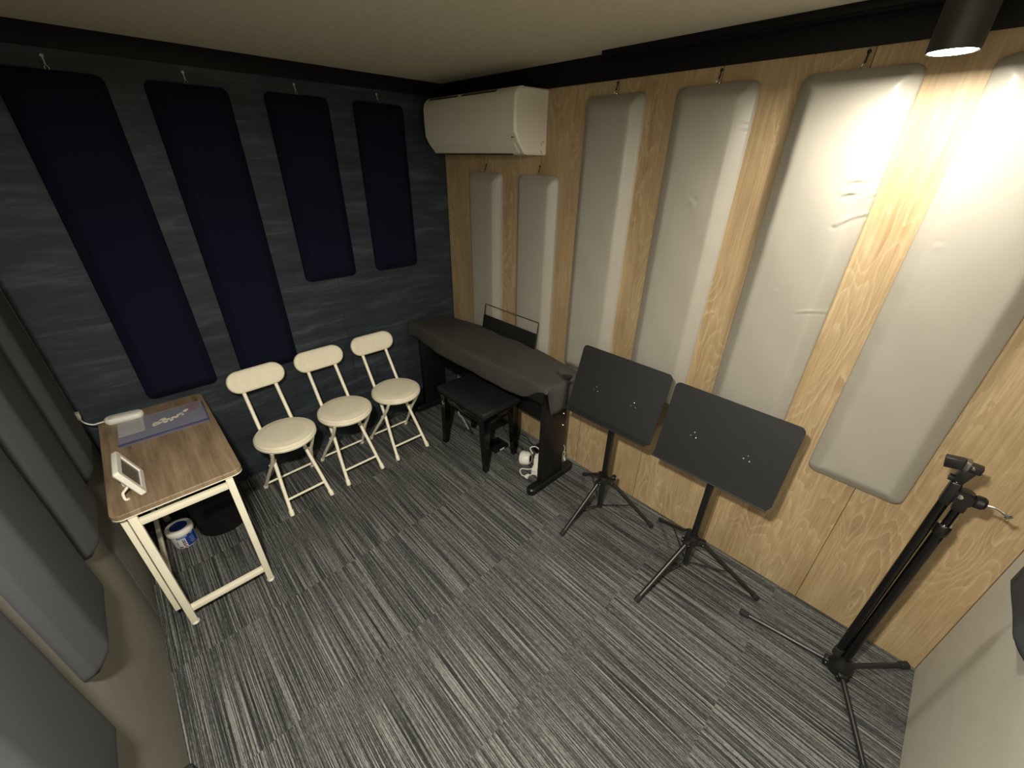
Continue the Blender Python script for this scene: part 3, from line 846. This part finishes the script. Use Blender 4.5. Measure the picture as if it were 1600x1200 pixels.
t = thing('wipes_tub', 'white and blue plastic tub with blue lid centre standing under the table', 'tub', (-0.203, 2.192, 0))
cx, cy = -0.203, 2.192
b = NB(); lathe(b, [(0, 0), (0.042, 0), (0.0455, 0.003), (0.0485, 0.010), (0.0495, 0.086), (0.044, 0.092), (0, 0.092)], (cx, cy, 0), 48); finish('tub_body', b, 'label_white', t)
b = NB(); lathe(b, [(0.047, 0.087), (0.0555, 0.087), (0.0575, 0.090), (0.0570, 0.112), (0.0535, 0.1175), (0.040, 0.1185), (0.0375, 0.1165), (0, 0.1165)], (cx, cy, 0), 48); ld = finish('screw_lid', b, 'white_plastic', t)
b = NB(); lathe(b, [(0, 0.1160), (0.0368, 0.1160), (0.0368, 0.1176), (0.034, 0.1182), (0, 0.1184)], (cx, cy, 0), 40); finish('lid_disc', b, 'blue', ld)
def wrap(bm, a0, a1, z0, z1, r, n=16):
    vs = []
    for i in range(n + 1):
        a_ = math.radians(a0 + (a1 - a0) * i / n)
        vs.append([bm.verts.new((cx + rr_ * math.cos(a_), cy + rr_ * math.sin(a_), z_)) for rr_, z_ in ((r - 0.002, z0), (r, z0), (r, z1), (r - 0.002, z1))])
    for A, B in zip(vs, vs[1:]):
        for j in range(4): bm.faces.new((A[j], B[j], B[(j + 1) % 4], A[(j + 1) % 4]))
    bm.faces.new(vs[0]); bm.faces.new(vs[-1][::-1])
b = NB(); wrap(b, -82, -14, 0.012, 0.070, 0.0505); wrap(b, -120, -14, 0.070, 0.0855, 0.0505); finish('blue_label', b, 'blue', t)
b = NB(); wrap(b, -116, -70, 0.073, 0.0825, 0.0508); wrap(b, -52, -34, 0.073, 0.081, 0.0508); finish('pale_band', b, 'label_lblue', t)
b = NB(); wrap(b, -14, -8, 0.012, 0.0855, 0.0507); finish('white_stripe', b, 'label_white', t)
b = NB()
for a_ in range(6):
    z_ = 0.062 - a_ * 0.0072
    wrap(b, -100 + (a_ % 2) * 1.5, -95 + (a_ * 7 % 3), z_ - 0.0048, z_, 0.0509, 3)
    if a_ < 5: wrap(b, -91.5, -88 + (a_ * 5 % 3), z_ - 0.0045, z_, 0.0509, 3)
for a_ in range(4): wrap(b, -126, -122 + a_ % 2, 0.052 - a_ * 0.008, 0.056 - a_ * 0.008, 0.0504, 3)
wrap(b, -124, -105, 0.014, 0.0165, 0.0504, 5); wrap(b, -124, -108, 0.0185, 0.0200, 0.0504, 5)
finish('printed_text', b, 'ink', t)
b = NB(); wrap(b, -96, -86, 0.013, 0.019, 0.0510, 5); finish('red_seal', b, 'red', t)
b = NB()
for a_ in range(4):
    z_ = 0.060 - a_ * 0.011
    wrap(b, -66 + (a_ % 2) * 4, -40, z_ - 0.0035, z_, 0.0509, 6)
finish('blue_print', b, 'label_lblue', t)

# ------------------------------------------------------------------ digital piano
t = thing('digital_piano', 'black digital piano standing in the corner under a black cloth', 'piano', (1.53, 1.85, 0))
b = NB(); box(b, (1.385, 1.195, 0.630), (1.690, 2.490, 0.715), 0.008); finish('keyboard_case', b, 'black_satin', t)
for y, nm in ((1.225, 0), (2.462, 1)):
    b = NB(); box(b, (1.428, y - 0.018, 0.040), (1.618, y + 0.018, 0.632), 0.003); sp = finish('side_panel', b, 'black_satin', t)
    b = NB()
    pts = [(1.338, y, 0.022), (1.345, y, 0.024), (1.36, y, 0.026), (1.70, y, 0.028), (1.725, y, 0.026), (1.732, y, 0.022)]
    bb = bmesh.new()
    out = [(p[0] + 1.535, p[1]) for p in rrect(0.197, 0.029, 0.027, 8)]
    slab(b, out, 0.0, 0.050, Matrix.Translation((0, y, 0)), 0.008)
    finish('foot', b, 'black_satin', sp)
    if nm == 0:
        for x_, z_ in ((1.590, 0.484), (1.594, 0.402)):
            b = NB(); lathe(b, [(0, 0.003), (0.004, 0.002), (0.005, 0), (0, 0)], (0, 0, 0), 12, frame((x_, y - 0.018, z_), (1, 0, 0), (0, 0, -1), (0, -1, 0)))
            finish('screw', b, 'chrome', sp)
        b = NB(); lathe(b, [(0, 0.004), (0.006, 0.003), (0.007, 0), (0, 0)], (0, 0, 0), 12, frame((1.352, y - 0.012, 0.046), (1, 0, 0), (0, 1, 0), (0, 0, 1))); finish('foot_screw', b, 'chrome', sp)
b = NB(); box(b, (1.590, 1.243, 0.345), (1.608, 2.444, 0.632), 0.002); finish('back_board', b, 'black_satin', t)
tl = 0.17
b = NB()
RM = frame(V((1.672, 1.785, 0.735)), (0, -1, 0), (math.sin(tl), 0, math.cos(tl)), (-math.cos(tl), 0, math.sin(tl)))
slab(b, [(p[0], p[1] + 0.054) for p in rrect(0.245, 0.058, 0.004, 3)], -0.002, 0.002, RM, 0.0006)
mr = finish('music_rest', b, 'black_satin', t)
b = NB()
tube(b, [RM @ V((-0.243, 0.0, -0.003)), RM @ V((-0.243, 0.176, -0.003)), RM @ V((-0.240, 0.181, -0.003)), RM @ V((0.240, 0.181, -0.003)), RM @ V((0.243, 0.176, -0.003)), RM @ V((0.243, 0.0, -0.003))], 0.0026, 8)
finish('wire_frame', b, 'black_tube', mr)

def smooth(a_, b_, x):
    q = max(0.0, min(1.0, (x - a_) / (b_ - a_))); return q * q * (3 - 2 * q)
b = NB()
rnd = random.Random(11)
NY = 96
ys = [1.176 + (2.492 - 1.176) * i / NY for i in range(NY + 1)]
def profile(y):
    bump_ = smooth(1.18, 1.62, y) * (1 - smooth(1.98, 2.46, y))
    zb = 0.722 + 0.032 * bump_
    edge_ = min(1.0, (y - 1.17) / 0.10, (2.495 - y) / 0.10)
    hem = 0.617 + 0.004 * math.sin(y * 7.0) + 0.022 * smooth(2.15, 2.45, y) + 0.095 * (1 - smooth(1.175, 1.36, y))
    P = [(1.703, zb - 0.055), (1.702, zb - 0.030), (1.698, zb - 0.006), (1.690, zb)]
    for i in range(1, 27):
        x = 1.690 + (1.40 - 1.690) * i / 26
        s_ = i / 26
        sag = 0.006 * math.sin(s_ * math.pi) * math.sin(y * 9.0 + 2 * s_)
        P.append((x, zb + (0.735 - zb) * s_ + sag + 0.003 * math.sin(y * 23 + s_ * 6)))
    fx = 1.374 + 0.010 * math.sin(y * 5.2 + 1.0) * edge_
    rid = 0.0022 * math.sin(y * 11 + 0.7) + 0.001 * math.sin(y * 29)
    P += [(1.386, 0.734), (fx + 0.002, 0.726), (fx - 0.002, 0.712), (fx - 0.005 + rid, 0.712 + (hem - 0.712) * 0.25), (fx - 0.008 + rid * 1.6, 0.712 + (hem - 0.712) * 0.5), (fx - 0.007 + rid * 2, 0.712 + (hem - 0.712) * 0.75), (fx - 0.004 + rid * 2.2, hem)]
    return P
cols = []
def col(y, drop=0.0, push=0.0, yo=0.0):
    ring = []
    P = profile(max(1.176, min(2.492, y)))
    for i, (x, z) in enumerate(P):
        zz = z - drop * smooth(0, 1, 1) if drop else z
        zmin = 0.553 if y < 1.5 else 0.63
        if drop:
            w_ = 1.0
            if y < 1.5: zmin += 0.17 * (1 - max(0.0, min(1.0, (x - 1.385) / 0.05))) + 0.07 * smooth(1.600, 1.612, x)
            zz = min(z, max(z - drop, zmin + 0.004 * math.sin(x * 34)))
        ring.append(b.verts.new((x + push, y + yo + (0.006 * math.sin(x * 45) if drop else 0), zz)))
    return ring
for d_, yo in ((0.185, 0.0), (0.12, -0.004), (0.06, -0.004), (0.018, -0.002)):
    cols.append(col(1.168, d_, 0, yo))
for y in ys: cols.append(col(y))
for d_, yo in ((0.018, 0.0), (0.06, 0.004), (0.10, 0.004)):
    cols.append(col(2.496, d_, 0, yo))
for A, B in zip(cols, cols[1:]):
    for j in range(len(A) - 1): b.faces.new((A[j], A[j + 1], B[j + 1], B[j]))
# a folded tuck near the right back corner, as in the photo
for v in b.verts:
    dd = math.hypot((v.co.x - 1.60) / 0.02, 0)
    if v.co.y < 1.30 and abs(v.co.x - 1.60) < 0.05:
        k_ = max(0, 1 - abs(v.co.x - 1.60) / 0.05) * smooth(1.32, 1.17, v.co.y) if False else max(0, 1 - abs(v.co.x - 1.60) / 0.05) * (1 - smooth(1.17, 1.32, v.co.y))
        v.co.z -= 0.022 * k_
        if v.co.y < 1.175: v.co.y += 0.03 * k_
cv = finish('piano_cover', b, 'black_cloth', smooth=70)
sm = cv.modifiers.new('smooth', 'SUBSURF'); sm.levels = 1; sm.render_levels = 1
so = cv.modifiers.new('thickness', 'SOLIDIFY'); so.thickness = 0.002; so.offset = 1
tag(cv, 'black cloth dust cover draped over the digital piano', 'cover')

# ------------------------------------------------------------------ piano bench
t = thing('piano_bench', 'glossy black piano bench tucked under the front of the piano', 'bench', (1.42, 1.775, 0))
b = NB(); box(b, (1.264, 1.540, 0.412), (1.578, 2.016, 0.452), 0.010, 3); finish('seat', b, 'black_matte', t)
b = NB()
pts = [V((p[0] + 1.421, p[1] + 1.778, 0.414)) for p in rrect(0.157, 0.238, 0.008, 4)]
tube(b, pts, 0.004, 8, closed=True); finish('seat_piping', b, 'black_gloss', t)
b = NB()
box(b, (1.285, 1.575, 0.350), (1.300, 1.985, 0.411), 0.002); box(b, (1.545, 1.575, 0.350), (1.560, 1.985, 0.411), 0.002)
box(b, (1.300, 1.560, 0.350), (1.545, 1.575, 0.411), 0.002); box(b, (1.300, 1.985, 0.350), (1.545, 2.000, 0.411), 0.002)
finish('apron', b, 'black_gloss', t)
for x0, y0, x1, y1 in ((1.302, 1.578, 1.292, 1.560), (1.302, 1.982, 1.288, 1.992), (1.543, 1.578, 1.551, 1.572), (1.543, 1.982, 1.545, 1.996)):
    b = NB(); tube(b, [(x1, y1, 0.0), (x1, y1, 0.004), (x0, y0, 0.30), (x0, y0, 0.411)], [0.0135, 0.0150, 0.0235, 0.0245], 4, up=(0, 1, 0))
    lg = finish('leg', b, 'black_gloss', t)
b = NB()
tube(b, spline([(1.275, 1.80, 0.352), (1.270, 1.79, 0.335), (1.272, 1.765, 0.330), (1.268, 1.745, 0.322), (1.270, 1.715, 0.290), (1.274, 1.70, 0.268)], 6), 0.0050, 8)
finish('loose_strap', b, 'grey_strap', t)
b = NB(); tube(b, spline([(1.272, 1.975, 0.352), (1.266, 1.96, 0.340), (1.262, 1.94, 0.352)], 6), 0.003, 8)
finish('loose_strap', b, 'grey_strap', t)

# ------------------------------------------------------------------ things on the floor near the piano
t = thing('pedal_unit', 'small black pedal with white label on the carpet behind the bench', 'pedal', (1.52, 1.71, 0))
b = NB(); box(b, (1.455, 1.650, 0.0), (1.575, 1.760, 0.028), 0.004); finish('base', b, 'black_satin', t)
b = NB(); box(b, (1.43, 1.69, 0.028), (1.55, 1.725, 0.036), 0.003); finish('pedal_plate', b, 'black_gloss', t)
b = NB(); box(b, (1.495, 1.6492, 0.006), (1.535, 1.6502, 0.018)); finish('white_label', b, 'label_white', t)
b = NB()
tube(b, spline([(1.60, 1.80, 0.40), (1.635, 1.80, 0.25), (1.655, 1.79, 0.06), (1.665, 1.76, 0.006), (1.64, 1.70, 0.005), (1.60, 1.64, 0.005), (1.64, 1.58, 0.005), (1.60, 1.54, 0.005)], 8), 0.003, 8)
tag(finish('black_cable', b, 'rubber'), 'thin black cable hanging behind the bench and curling on the carpet', 'cable')
b = NB()
tube(b, spline([(1.690, 1.80, 0.005), (1.70, 1.76, 0.006), (1.715, 1.70, 0.025), (1.722, 1.62, 0.03), (1.715, 1.57, 0.007), (1.705, 1.50, 0.012)], 8), 0.004, 8)
tag(finish('power_cable', b, 'rubber'), 'thicker black cable arching along the foot of the oak wall to the black adapter', 'cable')
b = NB(); box(b, (1.665, 1.385, 0.0), (1.735, 1.500, 0.045), 0.006)
tag(finish('power_adapter', b, 'black_satin'), 'black power adapter block on the carpet behind the white drum', 'adapter')

t = thing('drum_reel', 'white drum-shaped object with dark round opening lying left of the right piano leg', 'drum', (1.54, 1.43, 0))
ax = V((0.40, -0.90, 0.16)).normalized()
e1 = V((0, 0, 1)); e1 = (e1 - ax * e1.dot(ax)).normalized(); e2 = ax.cross(e1)
RD = frame(V((1.533, 1.443, 0.047)) - ax * 0.036, e1, e2, ax)
b = NB(); lathe(b, [(0, 0.0), (0.030, 0.001), (0.043, 0.008), (0.0475, 0.020), (0.044, 0.055), (0.036, 0.070), (0.026, 0.0735), (0.022, 0.071), (0.020, 0.045), (0, 0.045)], (0, 0, 0), 40, RD); finish('shell', b, 'white_plastic', t)
b = NB(); lathe(b, [(0, 0.047), (0.0208, 0.047), (0.0222, 0.0725), (0.017, 0.0735), (0, 0.070)], (0, 0, 0), 32, RD); finish('opening', b, 'bin_black', t)

t = thing('extension_lead', 'tangled white extension lead with plug beside the inner face of the right piano leg', 'extension lead', (1.56, 1.33, 0))
RB = Matrix.Translation((1.543, 1.350, 0.0)) @ Matrix.Rotation(0.5, 4, 'Z')
b = NB(); box(b, (-0.022, -0.017, 0.0), (0.022, 0.017, 0.105), 0.005, mat=RB)
box(b, (-0.060, -0.014, 0.004), (-0.016, 0.020, 0.050), 0.005, mat=RB); box(b, (-0.018, -0.012, 0.100), (0.014, 0.014, 0.122), 0.004, mat=RB)
finish('socket_block', b, 'white_plastic', t)
for q in (0, 1):
    b = NB(); box(b, (-0.0608, -0.002 + 0.010 * q, 0.028), (-0.0595, 0.001 + 0.010 * q, 0.038), 0, mat=RB); finish('socket_slot', b, 'ink', t)
b = NB()
tube(b, spline([(1.556, 1.398, 0.095), (1.558, 1.425, 0.115), (1.563, 1.425, 0.130), (1.578, 1.401, 0.140), (1.577, 1.369, 0.138), (1.558, 1.352, 0.125), (1.546, 1.352, 0.118)], 8), 0.0034, 8)
tube(b, spline([(1.505, 1.352, 0.030), (1.492, 1.385, 0.012), (1.480, 1.415, 0.006), (1.462, 1.418, 0.005), (1.446, 1.402, 0.005), (1.434, 1.374, 0.005), (1.440, 1.350, 0.007), (1.458, 1.338, 0.010), (1.476, 1.331, 0.012), (1.514, 1.325, 0.020), (1.540, 1.322, 0.040), (1.556, 1.325, 0.060)], 8), 0.0034, 8)
for k_ in range(5):
    c_ = V((1.500 + 0.009 * k_, 1.292 + 0.008 * k_, 0.030 + 0.004 * k_))
    pts = [c_ + V((0.020 * math.cos(a_ * 0.785 + k_ * 0.5), 0.016 * math.sin(a_ * 0.785 + k_), 0.026 * math.sin(a_ * 0.785 + 0.8 * k_))) for a_ in range(8)]
    tube(b, spline(pts, 4, True), 0.0032, 7, closed=True)
finish('cord', b, 'white_plastic', t)
b = NB(); RP = Matrix.Translation((1.446, 1.338, 0.012)) @ Matrix.Rotation(math.radians(188), 4, 'Z')
slab(b, [(-0.016, -0.006), (0.006, -0.012), (0.016, -0.012), (0.016, 0.012), (0.006, 0.012), (-0.016, 0.006)], -0.009, 0.009, RP, 0.002); pg = finish('plug', b, 'white_plastic', t)
b = NB()
for s in (-1, 1): box(b, (0.016, s * 0.006 - 0.0008, -0.003), (0.032, s * 0.006 + 0.0008, 0.003), 0, mat=RP)
finish('prongs', b, 'chrome', pg)

b = NB()
for k_ in range(6):
    c_ = V((1.700 + 0.005 * (k_ % 3), 1.276 + 0.005 * (k_ % 2), 0.058 + 0.006 * (k_ % 3)))
    pts = [c_ + V((0.016 * math.cos(a_ * 0.785 + k_ * 0.4), 0.018 * math.cos(a_ * 0.785 + k_), 0.048 * math.sin(a_ * 0.785))) for a_ in range(8)]
    tube(b, spline(pts, 4, True), 0.003, 7, closed=True)
tube(b, spline([(1.705, 1.272, 0.09), (1.716, 1.270, 0.12), (1.714, 1.272, 0.145), (1.698, 1.278, 0.170)], 6), 0.0034, 8)
tag(finish('cord_bundle', b, 'white_plastic'), 'white cord bundle on the carpet between the right piano leg and the oak wall', 'cord')

# ------------------------------------------------------------------ music stands
def music_stand(label, cx, cy, feet, dc, yaw, tilt, w, h, hubz, botz, knob_ang, group):
    t = thing('music_stand', label, 'music stand', (cx, cy, 0), 0, group)
    c0 = V((cx, cy, 0))
    b = NB(); sq(b, c0 + V((0, 0, botz)), c0 + V((0, 0, hubz + 0.06)), 0.022, 0.022); finish('lower_tube', b, 'black_tube', t)
    b = NB(); sq(b, c0 + V((0, 0, hubz + 0.01)), c0 + V((0, 0, 0.70)), 0.026, 0.026); pst = finish('post', b, 'black_satin', t)
    u = V((math.cos(yaw), math.sin(yaw), 0)); n_ = V((math.sin(yaw), -math.cos(yaw), 0))
    v = V((0, 0, 1)) * math.cos(tilt) - n_ * math.sin(tilt)
    f_ = u.cross(v)
    if f_.dot(n_) < 0: f_ = -f_
    # hub with three ears
    b = NB()
    lathe(b, [(0, hubz - 0.028), (0.021, hubz - 0.028), (0.026, hubz - 0.022), (0.026, hubz + 0.012), (0.021, hubz + 0.024), (0, hubz + 0.024)], c0, 24)
    for fx_, fy_ in feet:
        d_ = V((fx_, fy_, 0)).normalized(); s_ = V((-d_.y, d_.x, 0))
        box(b, (0.015, -0.014, -0.016), (0.056, 0.014, 0.012), 0.004, mat=frame(c0 + V((0, 0, hubz)), d_, s_, V((0, 0, 1))))
    hb = finish('tripod_hub', b, 'black_tube', t)
    for fx_, fy_ in feet:
        d_ = V((fx_, fy_, 0)).normalized(); s_ = V((-d_.y, d_.x, 0))
        for sg in (-1, 1):
            b = NB(); lathe(b, [(0, 0.002), (0.003, 0.0015), (0.004, 0), (0, 0)], (0, 0, 0), 10, frame(c0 + d_ * 0.046 + s_ * 0.014 * sg + V((0, 0, hubz - 0.004)), d_, V((0, 0, 1)) * sg, s_ * sg))
            finish('rivet', b, 'chrome', hb)
    for fx_, fy_ in feet:
        L = math.hypot(fx_, fy_); d_ = V((fx_ / L, fy_ / L, 0))
        p0 = c0 + d_ * 0.045 + V((0, 0, hubz - 0.004)); p1 = c0 + V((fx_, fy_, 0.012))
        b = NB(); tube(b, [p0, p1], 0.0105, 14); lg = finish('leg', b, 'black_tube', t)
        e = (p1 - p0).normalized()
        b = NB(); tube(b, [p1 - e * 0.030, p1 - e * 0.028, p1 - e * 0.002, p1 + e * 0.002], [0.0118, 0.0128, 0.0128, 0.0105], 14); finish('rubber_tip', b, 'rubber', lg)
        q = p0.lerp(p1, 0.50)
        b = NB(); tube(b, [c0 + V((0, 0, botz + 0.014)) + d_ * 0.010, q + V((0, 0, -0.008))], 0.0032, 8); finish('brace', b, 'black_tube', lg)
    b = NB()
    kd = V((math.cos(knob_ang), math.sin(knob_ang), 0)); ks = V((-kd.y, kd.x, 0))
    kp = c0 + V((0, 0, hubz + 0.018))
    tube(b, [kp + kd * 0.012, kp + kd * 0.048], 0.004, 8)
    for sg in (-1, 1): lathe(b, [(0, -0.004), (0.010, -0.004), (0.012, 0), (0.010, 0.004), (0, 0.004)], (0, 0, 0), 16, frame(kp + kd * 0.052 + V((0, 0, sg * 0.011)) , kd, V((0, 0, 1)), ks))
    lathe(b, [(0, 0), (0.009, 0), (0.009, 0.012), (0, 0.012)], (0, 0, 0), 14, frame(kp + kd * 0.040, ks, V((0, 0, 1)), kd))
    finish('wing_knob', b, 'black_satin', t)
    # desk
    D = frame(V(dc), u, v, f_)
    a_, hb_ = w / 2, h / 2
    r_ = 0.022
    out = [(a_, -hb_)]
    for i in range(9): q = i / 8 * math.pi / 2; out.append((a_ - r_ + r_ * math.cos(q), hb_ - r_ + r_ * math.sin(q)))
    for i in range(9): q = math.pi / 2 + i / 8 * math.pi / 2; out.append((-a_ + r_ + r_ * math.cos(q), hb_ - r_ + r_ * math.sin(q)))
    out.append((-a_, -hb_))
    b = NB(); slab(b, out, -0.0015, 0.0015, D, 0.0005); ds = finish('desk', b, 'black_matte', t)
    b = NB()
    lp = [(-a_ - 0.001, 0.0), (a_ + 0.001, 0.0), (a_ - 0.010, 0.050), (-a_ + 0.010, 0.050)]
    L_ = frame(D @ V((0, -hb_, 0)), u, (f_ * math.cos(0.12) - v * math.sin(0.12)), u.cross(f_ * math.cos(0.12) - v * math.sin(0.12)))
    slab(b, lp, -0.0015, 0.0015, L_)
    tube(b, [L_ @ V((-a_ + 0.010, 0.050, 0)), L_ @ V((a_ - 0.010, 0.050, 0))], 0.0026, 8)
    finish('ledge', b, 'black_matte', ds)
    for sx in (-1, 1):
        for px, py in ((0, 0.012), (-0.012, -0.006), (0.011, -0.008)):
            b = NB(); lathe(b, [(0, 0.0018), (0.0022, 0.0012), (0.0032, 0), (0, 0)], (0, 0, 0), 10, D @ Matrix.Translation((sx * 0.105 + px, -0.028 + py, 0.0015)))
            finish('rivet', b, 'chrome', ds)
    # tilting joint behind the desk
    b = NB()
    back = D @ V((0, -0.10, -0.012))
    box(b, (-0.03, -0.06, -0.016), (0.03, 0.06, -0.0015), 0.003, mat=D @ Matrix.Translation((0, -0.09, 0)))
    tube(b, [c0 + V((0, 0, 0.665)), D @ V((0, -0.09, -0.012))], 0.010, 12)
    tube(b, [D @ V((-0.105, -0.03, -0.004)), D @ V((0.105, -0.03, -0.004))], 0.005, 8)
    finish('tilt_joint', b, 'black_satin', ds)
    return t
GM = 'black music stands by the oak wall'
music_stand('black music stand nearest the piano', 1.547, 0.863, ((-0.294, 0.030), (0.114, -0.271), (0.180, 0.245)), (1.540, 0.871, 0.792), -1.55, 0.285, 0.474, 0.333, 0.240, 0.040, -0.9, GM)
music_stand('black music stand nearest the microphone stand', 1.530, 0.350, ((-0.313, 0.070), (0.105, -0.307), (0.210, 0.235)), (1.522, 0.362, 0.792), -1.558, 0.20, 0.480, 0.332, 0.225, 0.060, 2.6, GM)

# ------------------------------------------------------------------ microphone stand
t = thing('microphone_stand', 'black tripod microphone boom stand standing in the right front corner', 'microphone stand', (1.53, -0.278, 0))
c0 = V((1.530, -0.278, 0))
b = NB()
lathe(b, [(0, 0.026), (0.028, 0.026), (0.037, 0.036), (0.040, 0.056), (0.035, 0.082), (0.024, 0.098), (0.0185, 0.118), (0, 0.118)], c0, 28)
feet = [V((-0.014, 0.353, 0)), V((0.246, -0.195, 0)), V((-0.305, -0.150, 0))]
for d_ in feet:
    e = d_.normalized(); s_ = V((-e.y, e.x, 0))
    box(b, (0.012, -0.016, 0.030), (0.050, 0.016, 0.066), 0.005, mat=frame(c0, e, s_, V((0, 0, 1))))
hb = finish('tripod_hub', b, 'black_satin', t)
for d_ in feet:
    e = d_.normalized(); s_ = V((-e.y, e.x, 0))
    for sg in (-1, 1):
        b = NB(); lathe(b, [(0, 0.002), (0.0025, 0.0015), (0.0035, 0), (0, 0)], (0, 0, 0), 10, frame(c0 + e * 0.040 + s_ * 0.016 * sg + V((0, 0, 0.05)), e, V((0, 0, 1)) * sg, s_ * sg))
        finish('rivet', b, 'chrome', hb)
for i, d_ in enumerate(feet):
    e = d_.normalized(); p0 = c0 + e * 0.042 + V((0, 0, 0.050)); p1 = c0 + d_ + V((0, 0, 0.012))
    b = NB(); tube(b, [p0, p1], 0.0092, 14); lg = finish('leg', b, 'black_tube', t)
    q = (p1 - p0).normalized()
    b = NB(); tube(b, [p1 - q * 0.036, p1 - q * 0.033, p1 - q * 0.004, p1], [0.0105, 0.0140, 0.0145, 0.0110], 14); finish('rubber_tip', b, 'rubber', lg)
b = NB(); tube(b, [c0 + V((0, 0, 0.09)), c0 + V((0, 0, 0.815))], 0.0155, 18); pl_ = finish('main_tube', b, 'black_gloss', t)
b = NB(); tube(b, [c0 + V((0, 0, 0.795)), c0 + V((0, 0, 0.800)), c0 + V((0, 0, 0.828)), c0 + V((0, 0, 0.832))], [0.0160, 0.0180, 0.0180, 0.0160], 18); finish('collar', b, 'black_satin', pl_)
b = NB(); tube(b, [c0 + V((0, 0, 0.8316)), c0 + V((0, 0, 0.8345))], 0.0150, 18); finish('collar_ring', b, 'chrome', pl_)
b = NB(); tube(b, [c0 + V((0, 0, 0.82)), c0 + V((0, 0, 0.925))], 0.0108, 16); finish('inner_tube', b, 'black_gloss', pl_)
BO = c0 + V((-0.006, 0.032, 0))
b = NB(); tube(b, [BO + V((0, -0.004, 0.128)), BO + V((0, 0, 0.930)), BO + V((0, 0.001, 0.985))], 0.0125, 16); bo = finish('boom_tube', b, 'black_gloss', t)
b = NB(); tube(b, [BO + V((0, -0.004, 0.112)), BO + V((0, -0.004, 0.116)), BO + V((0, -0.004, 0.150)), BO + V((0, -0.004, 0.152))], [0.0125, 0.0150, 0.0150, 0.0130], 16); finish('end_cap', b, 'rubber', bo)
b = NB()
box(b, (BO.x - 0.016, BO.y - 0.012, 0.905), (BO.x + 0.016, BO.y + 0.013, 0.985), 0.006, 3)
lathe(b, [(0, -0.017), (0.022, -0.017), (0.025, -0.013), (0.025, 0.013), (0.022, 0.017), (0, 0.017)], (0, 0, 0), 28, frame(c0 + V((-0.002, 0.004, 0.940)), (0, 1, 0), (0, 0, 1), (1, 0, 0)))
lathe(b, [(0, 0), (0.016, 0), (0.019, 0.004), (0.019, 0.018), (0.014, 0.024), (0, 0.024)], (0, 0, 0), 24, frame(c0 + V((-0.004, -0.016, 0.944)), (1, 0, 0), (0, 0, 1), (0, -1, 0)))
box(b, (c0.x - 0.014, c0.y - 0.014, 0.895), (c0.x + 0.014, c0.y + 0.014, 0.925), 0.004)
box(b, (c0.x - 0.013, c0.y + 0.000, 0.920), (c0.x + 0.011, BO.y, 0.960), 0.004)
cl = finish('boom_clutch', b, 'black_satin', t)
b = NB(); lathe(b, [(0, 0.006), (0.006, 0.005), (0.008, 0.0), (0, 0)], (0, 0, 0), 16, frame(c0 + V((-0.019, 0.012, 0.948)), (0, 1, 0), (0, 0, 1), (-1, 0, 0))); finish('clutch_rivet', b, 'chrome', cl)
b = NB()
tube(b, spline([c0 + V((-0.006, -0.038, 0.944)), c0 + V((-0.008, -0.056, 0.948)), c0 + V((-0.010, -0.072, 0.944)), c0 + V((-0.012, -0.086, 0.938))], 6), [0.0036] * 12 + [0.0042] * 7, 10)
tube(b, [c0 + V((-0.011, -0.080, 0.932)), c0 + V((-0.013, -0.090, 0.946))], 0.0040, 10)
finish('clamp_handle', b, 'chrome', cl)
b = NB()
tube(b, [BO + V((0, 0.001, 0.982)), BO + V((0, 0.001, 0.994))], [0.011, 0.011], 16)
finish('thread_ring', b, 'chrome', bo)
b = NB()
box(b, (BO.x - 0.013, BO.y - 0.014, 0.985), (BO.x + 0.013, BO.y + 0.014, 1.032), 0.004, mat=Matrix.Translation(BO + V((0, 0, 1.0))) @ Matrix.Rotation(0.25, 4, 'X') @ Matrix.Translation(-(BO + V((0, 0, 1.0)))))
box(b, (BO.x - 0.014, BO.y - 0.028, 1.026), (BO.x + 0.013, BO.y + 0.002, 1.050), 0.004)
box(b, (BO.x - 0.013, BO.y + 0.006, 1.022), (BO.x + 0.012, BO.y + 0.046, 1.054), 0.003, mat=Matrix.Translation(BO + V((0, 0.02, 1.03))) @ Matrix.Rotation(-0.2, 4, 'X') @ Matrix.Translation(-(BO + V((0, 0.02, 1.03)))))
lathe(b, [(0, 0), (0.008, 0), (0.010, 0.003), (0.010, 0.012), (0, 0.014)], (0, 0, 0), 16, frame(BO + V((-0.004, 0.010, 0.992)), (1, 0, 0), (0, 0, 1), (0, 1, 0)))
ho = finish('microphone_holder', b, 'black_satin', t)
b = NB(); box(b, (BO.x - 0.016, BO.y - 0.002, 1.030), (BO.x + 0.014, BO.y + 0.010, 1.056), 0.002); lathe(b, [(0, 0.004), (0.004, 0.003), (0.005, 0), (0, 0)], (0, 0, 0), 12, frame(BO + V((-0.014, -0.008, 1.042)), (0, 1, 0), (0, 0, 1), (-1, 0, 0))); finish('metal_jaw', b, 'steel_tube', ho)

# ------------------------------------------------------------------ wall fitting
b = NB()
lathe(b, [(0, 0), (0.012, 0), (0.014, 0.004), (0.014, 0.018), (0.010, 0.025), (0, 0.027)], (0, 0, 0), 20, frame((XL, 1.062, 0.075), (0, 1, 0), (0, 0, 1), (1, 0, 0)))
tag(finish('door_stop', b, 'rubber'), 'small black rubber stop low on the left wall at the bottom edge of the photo', 'door stop')
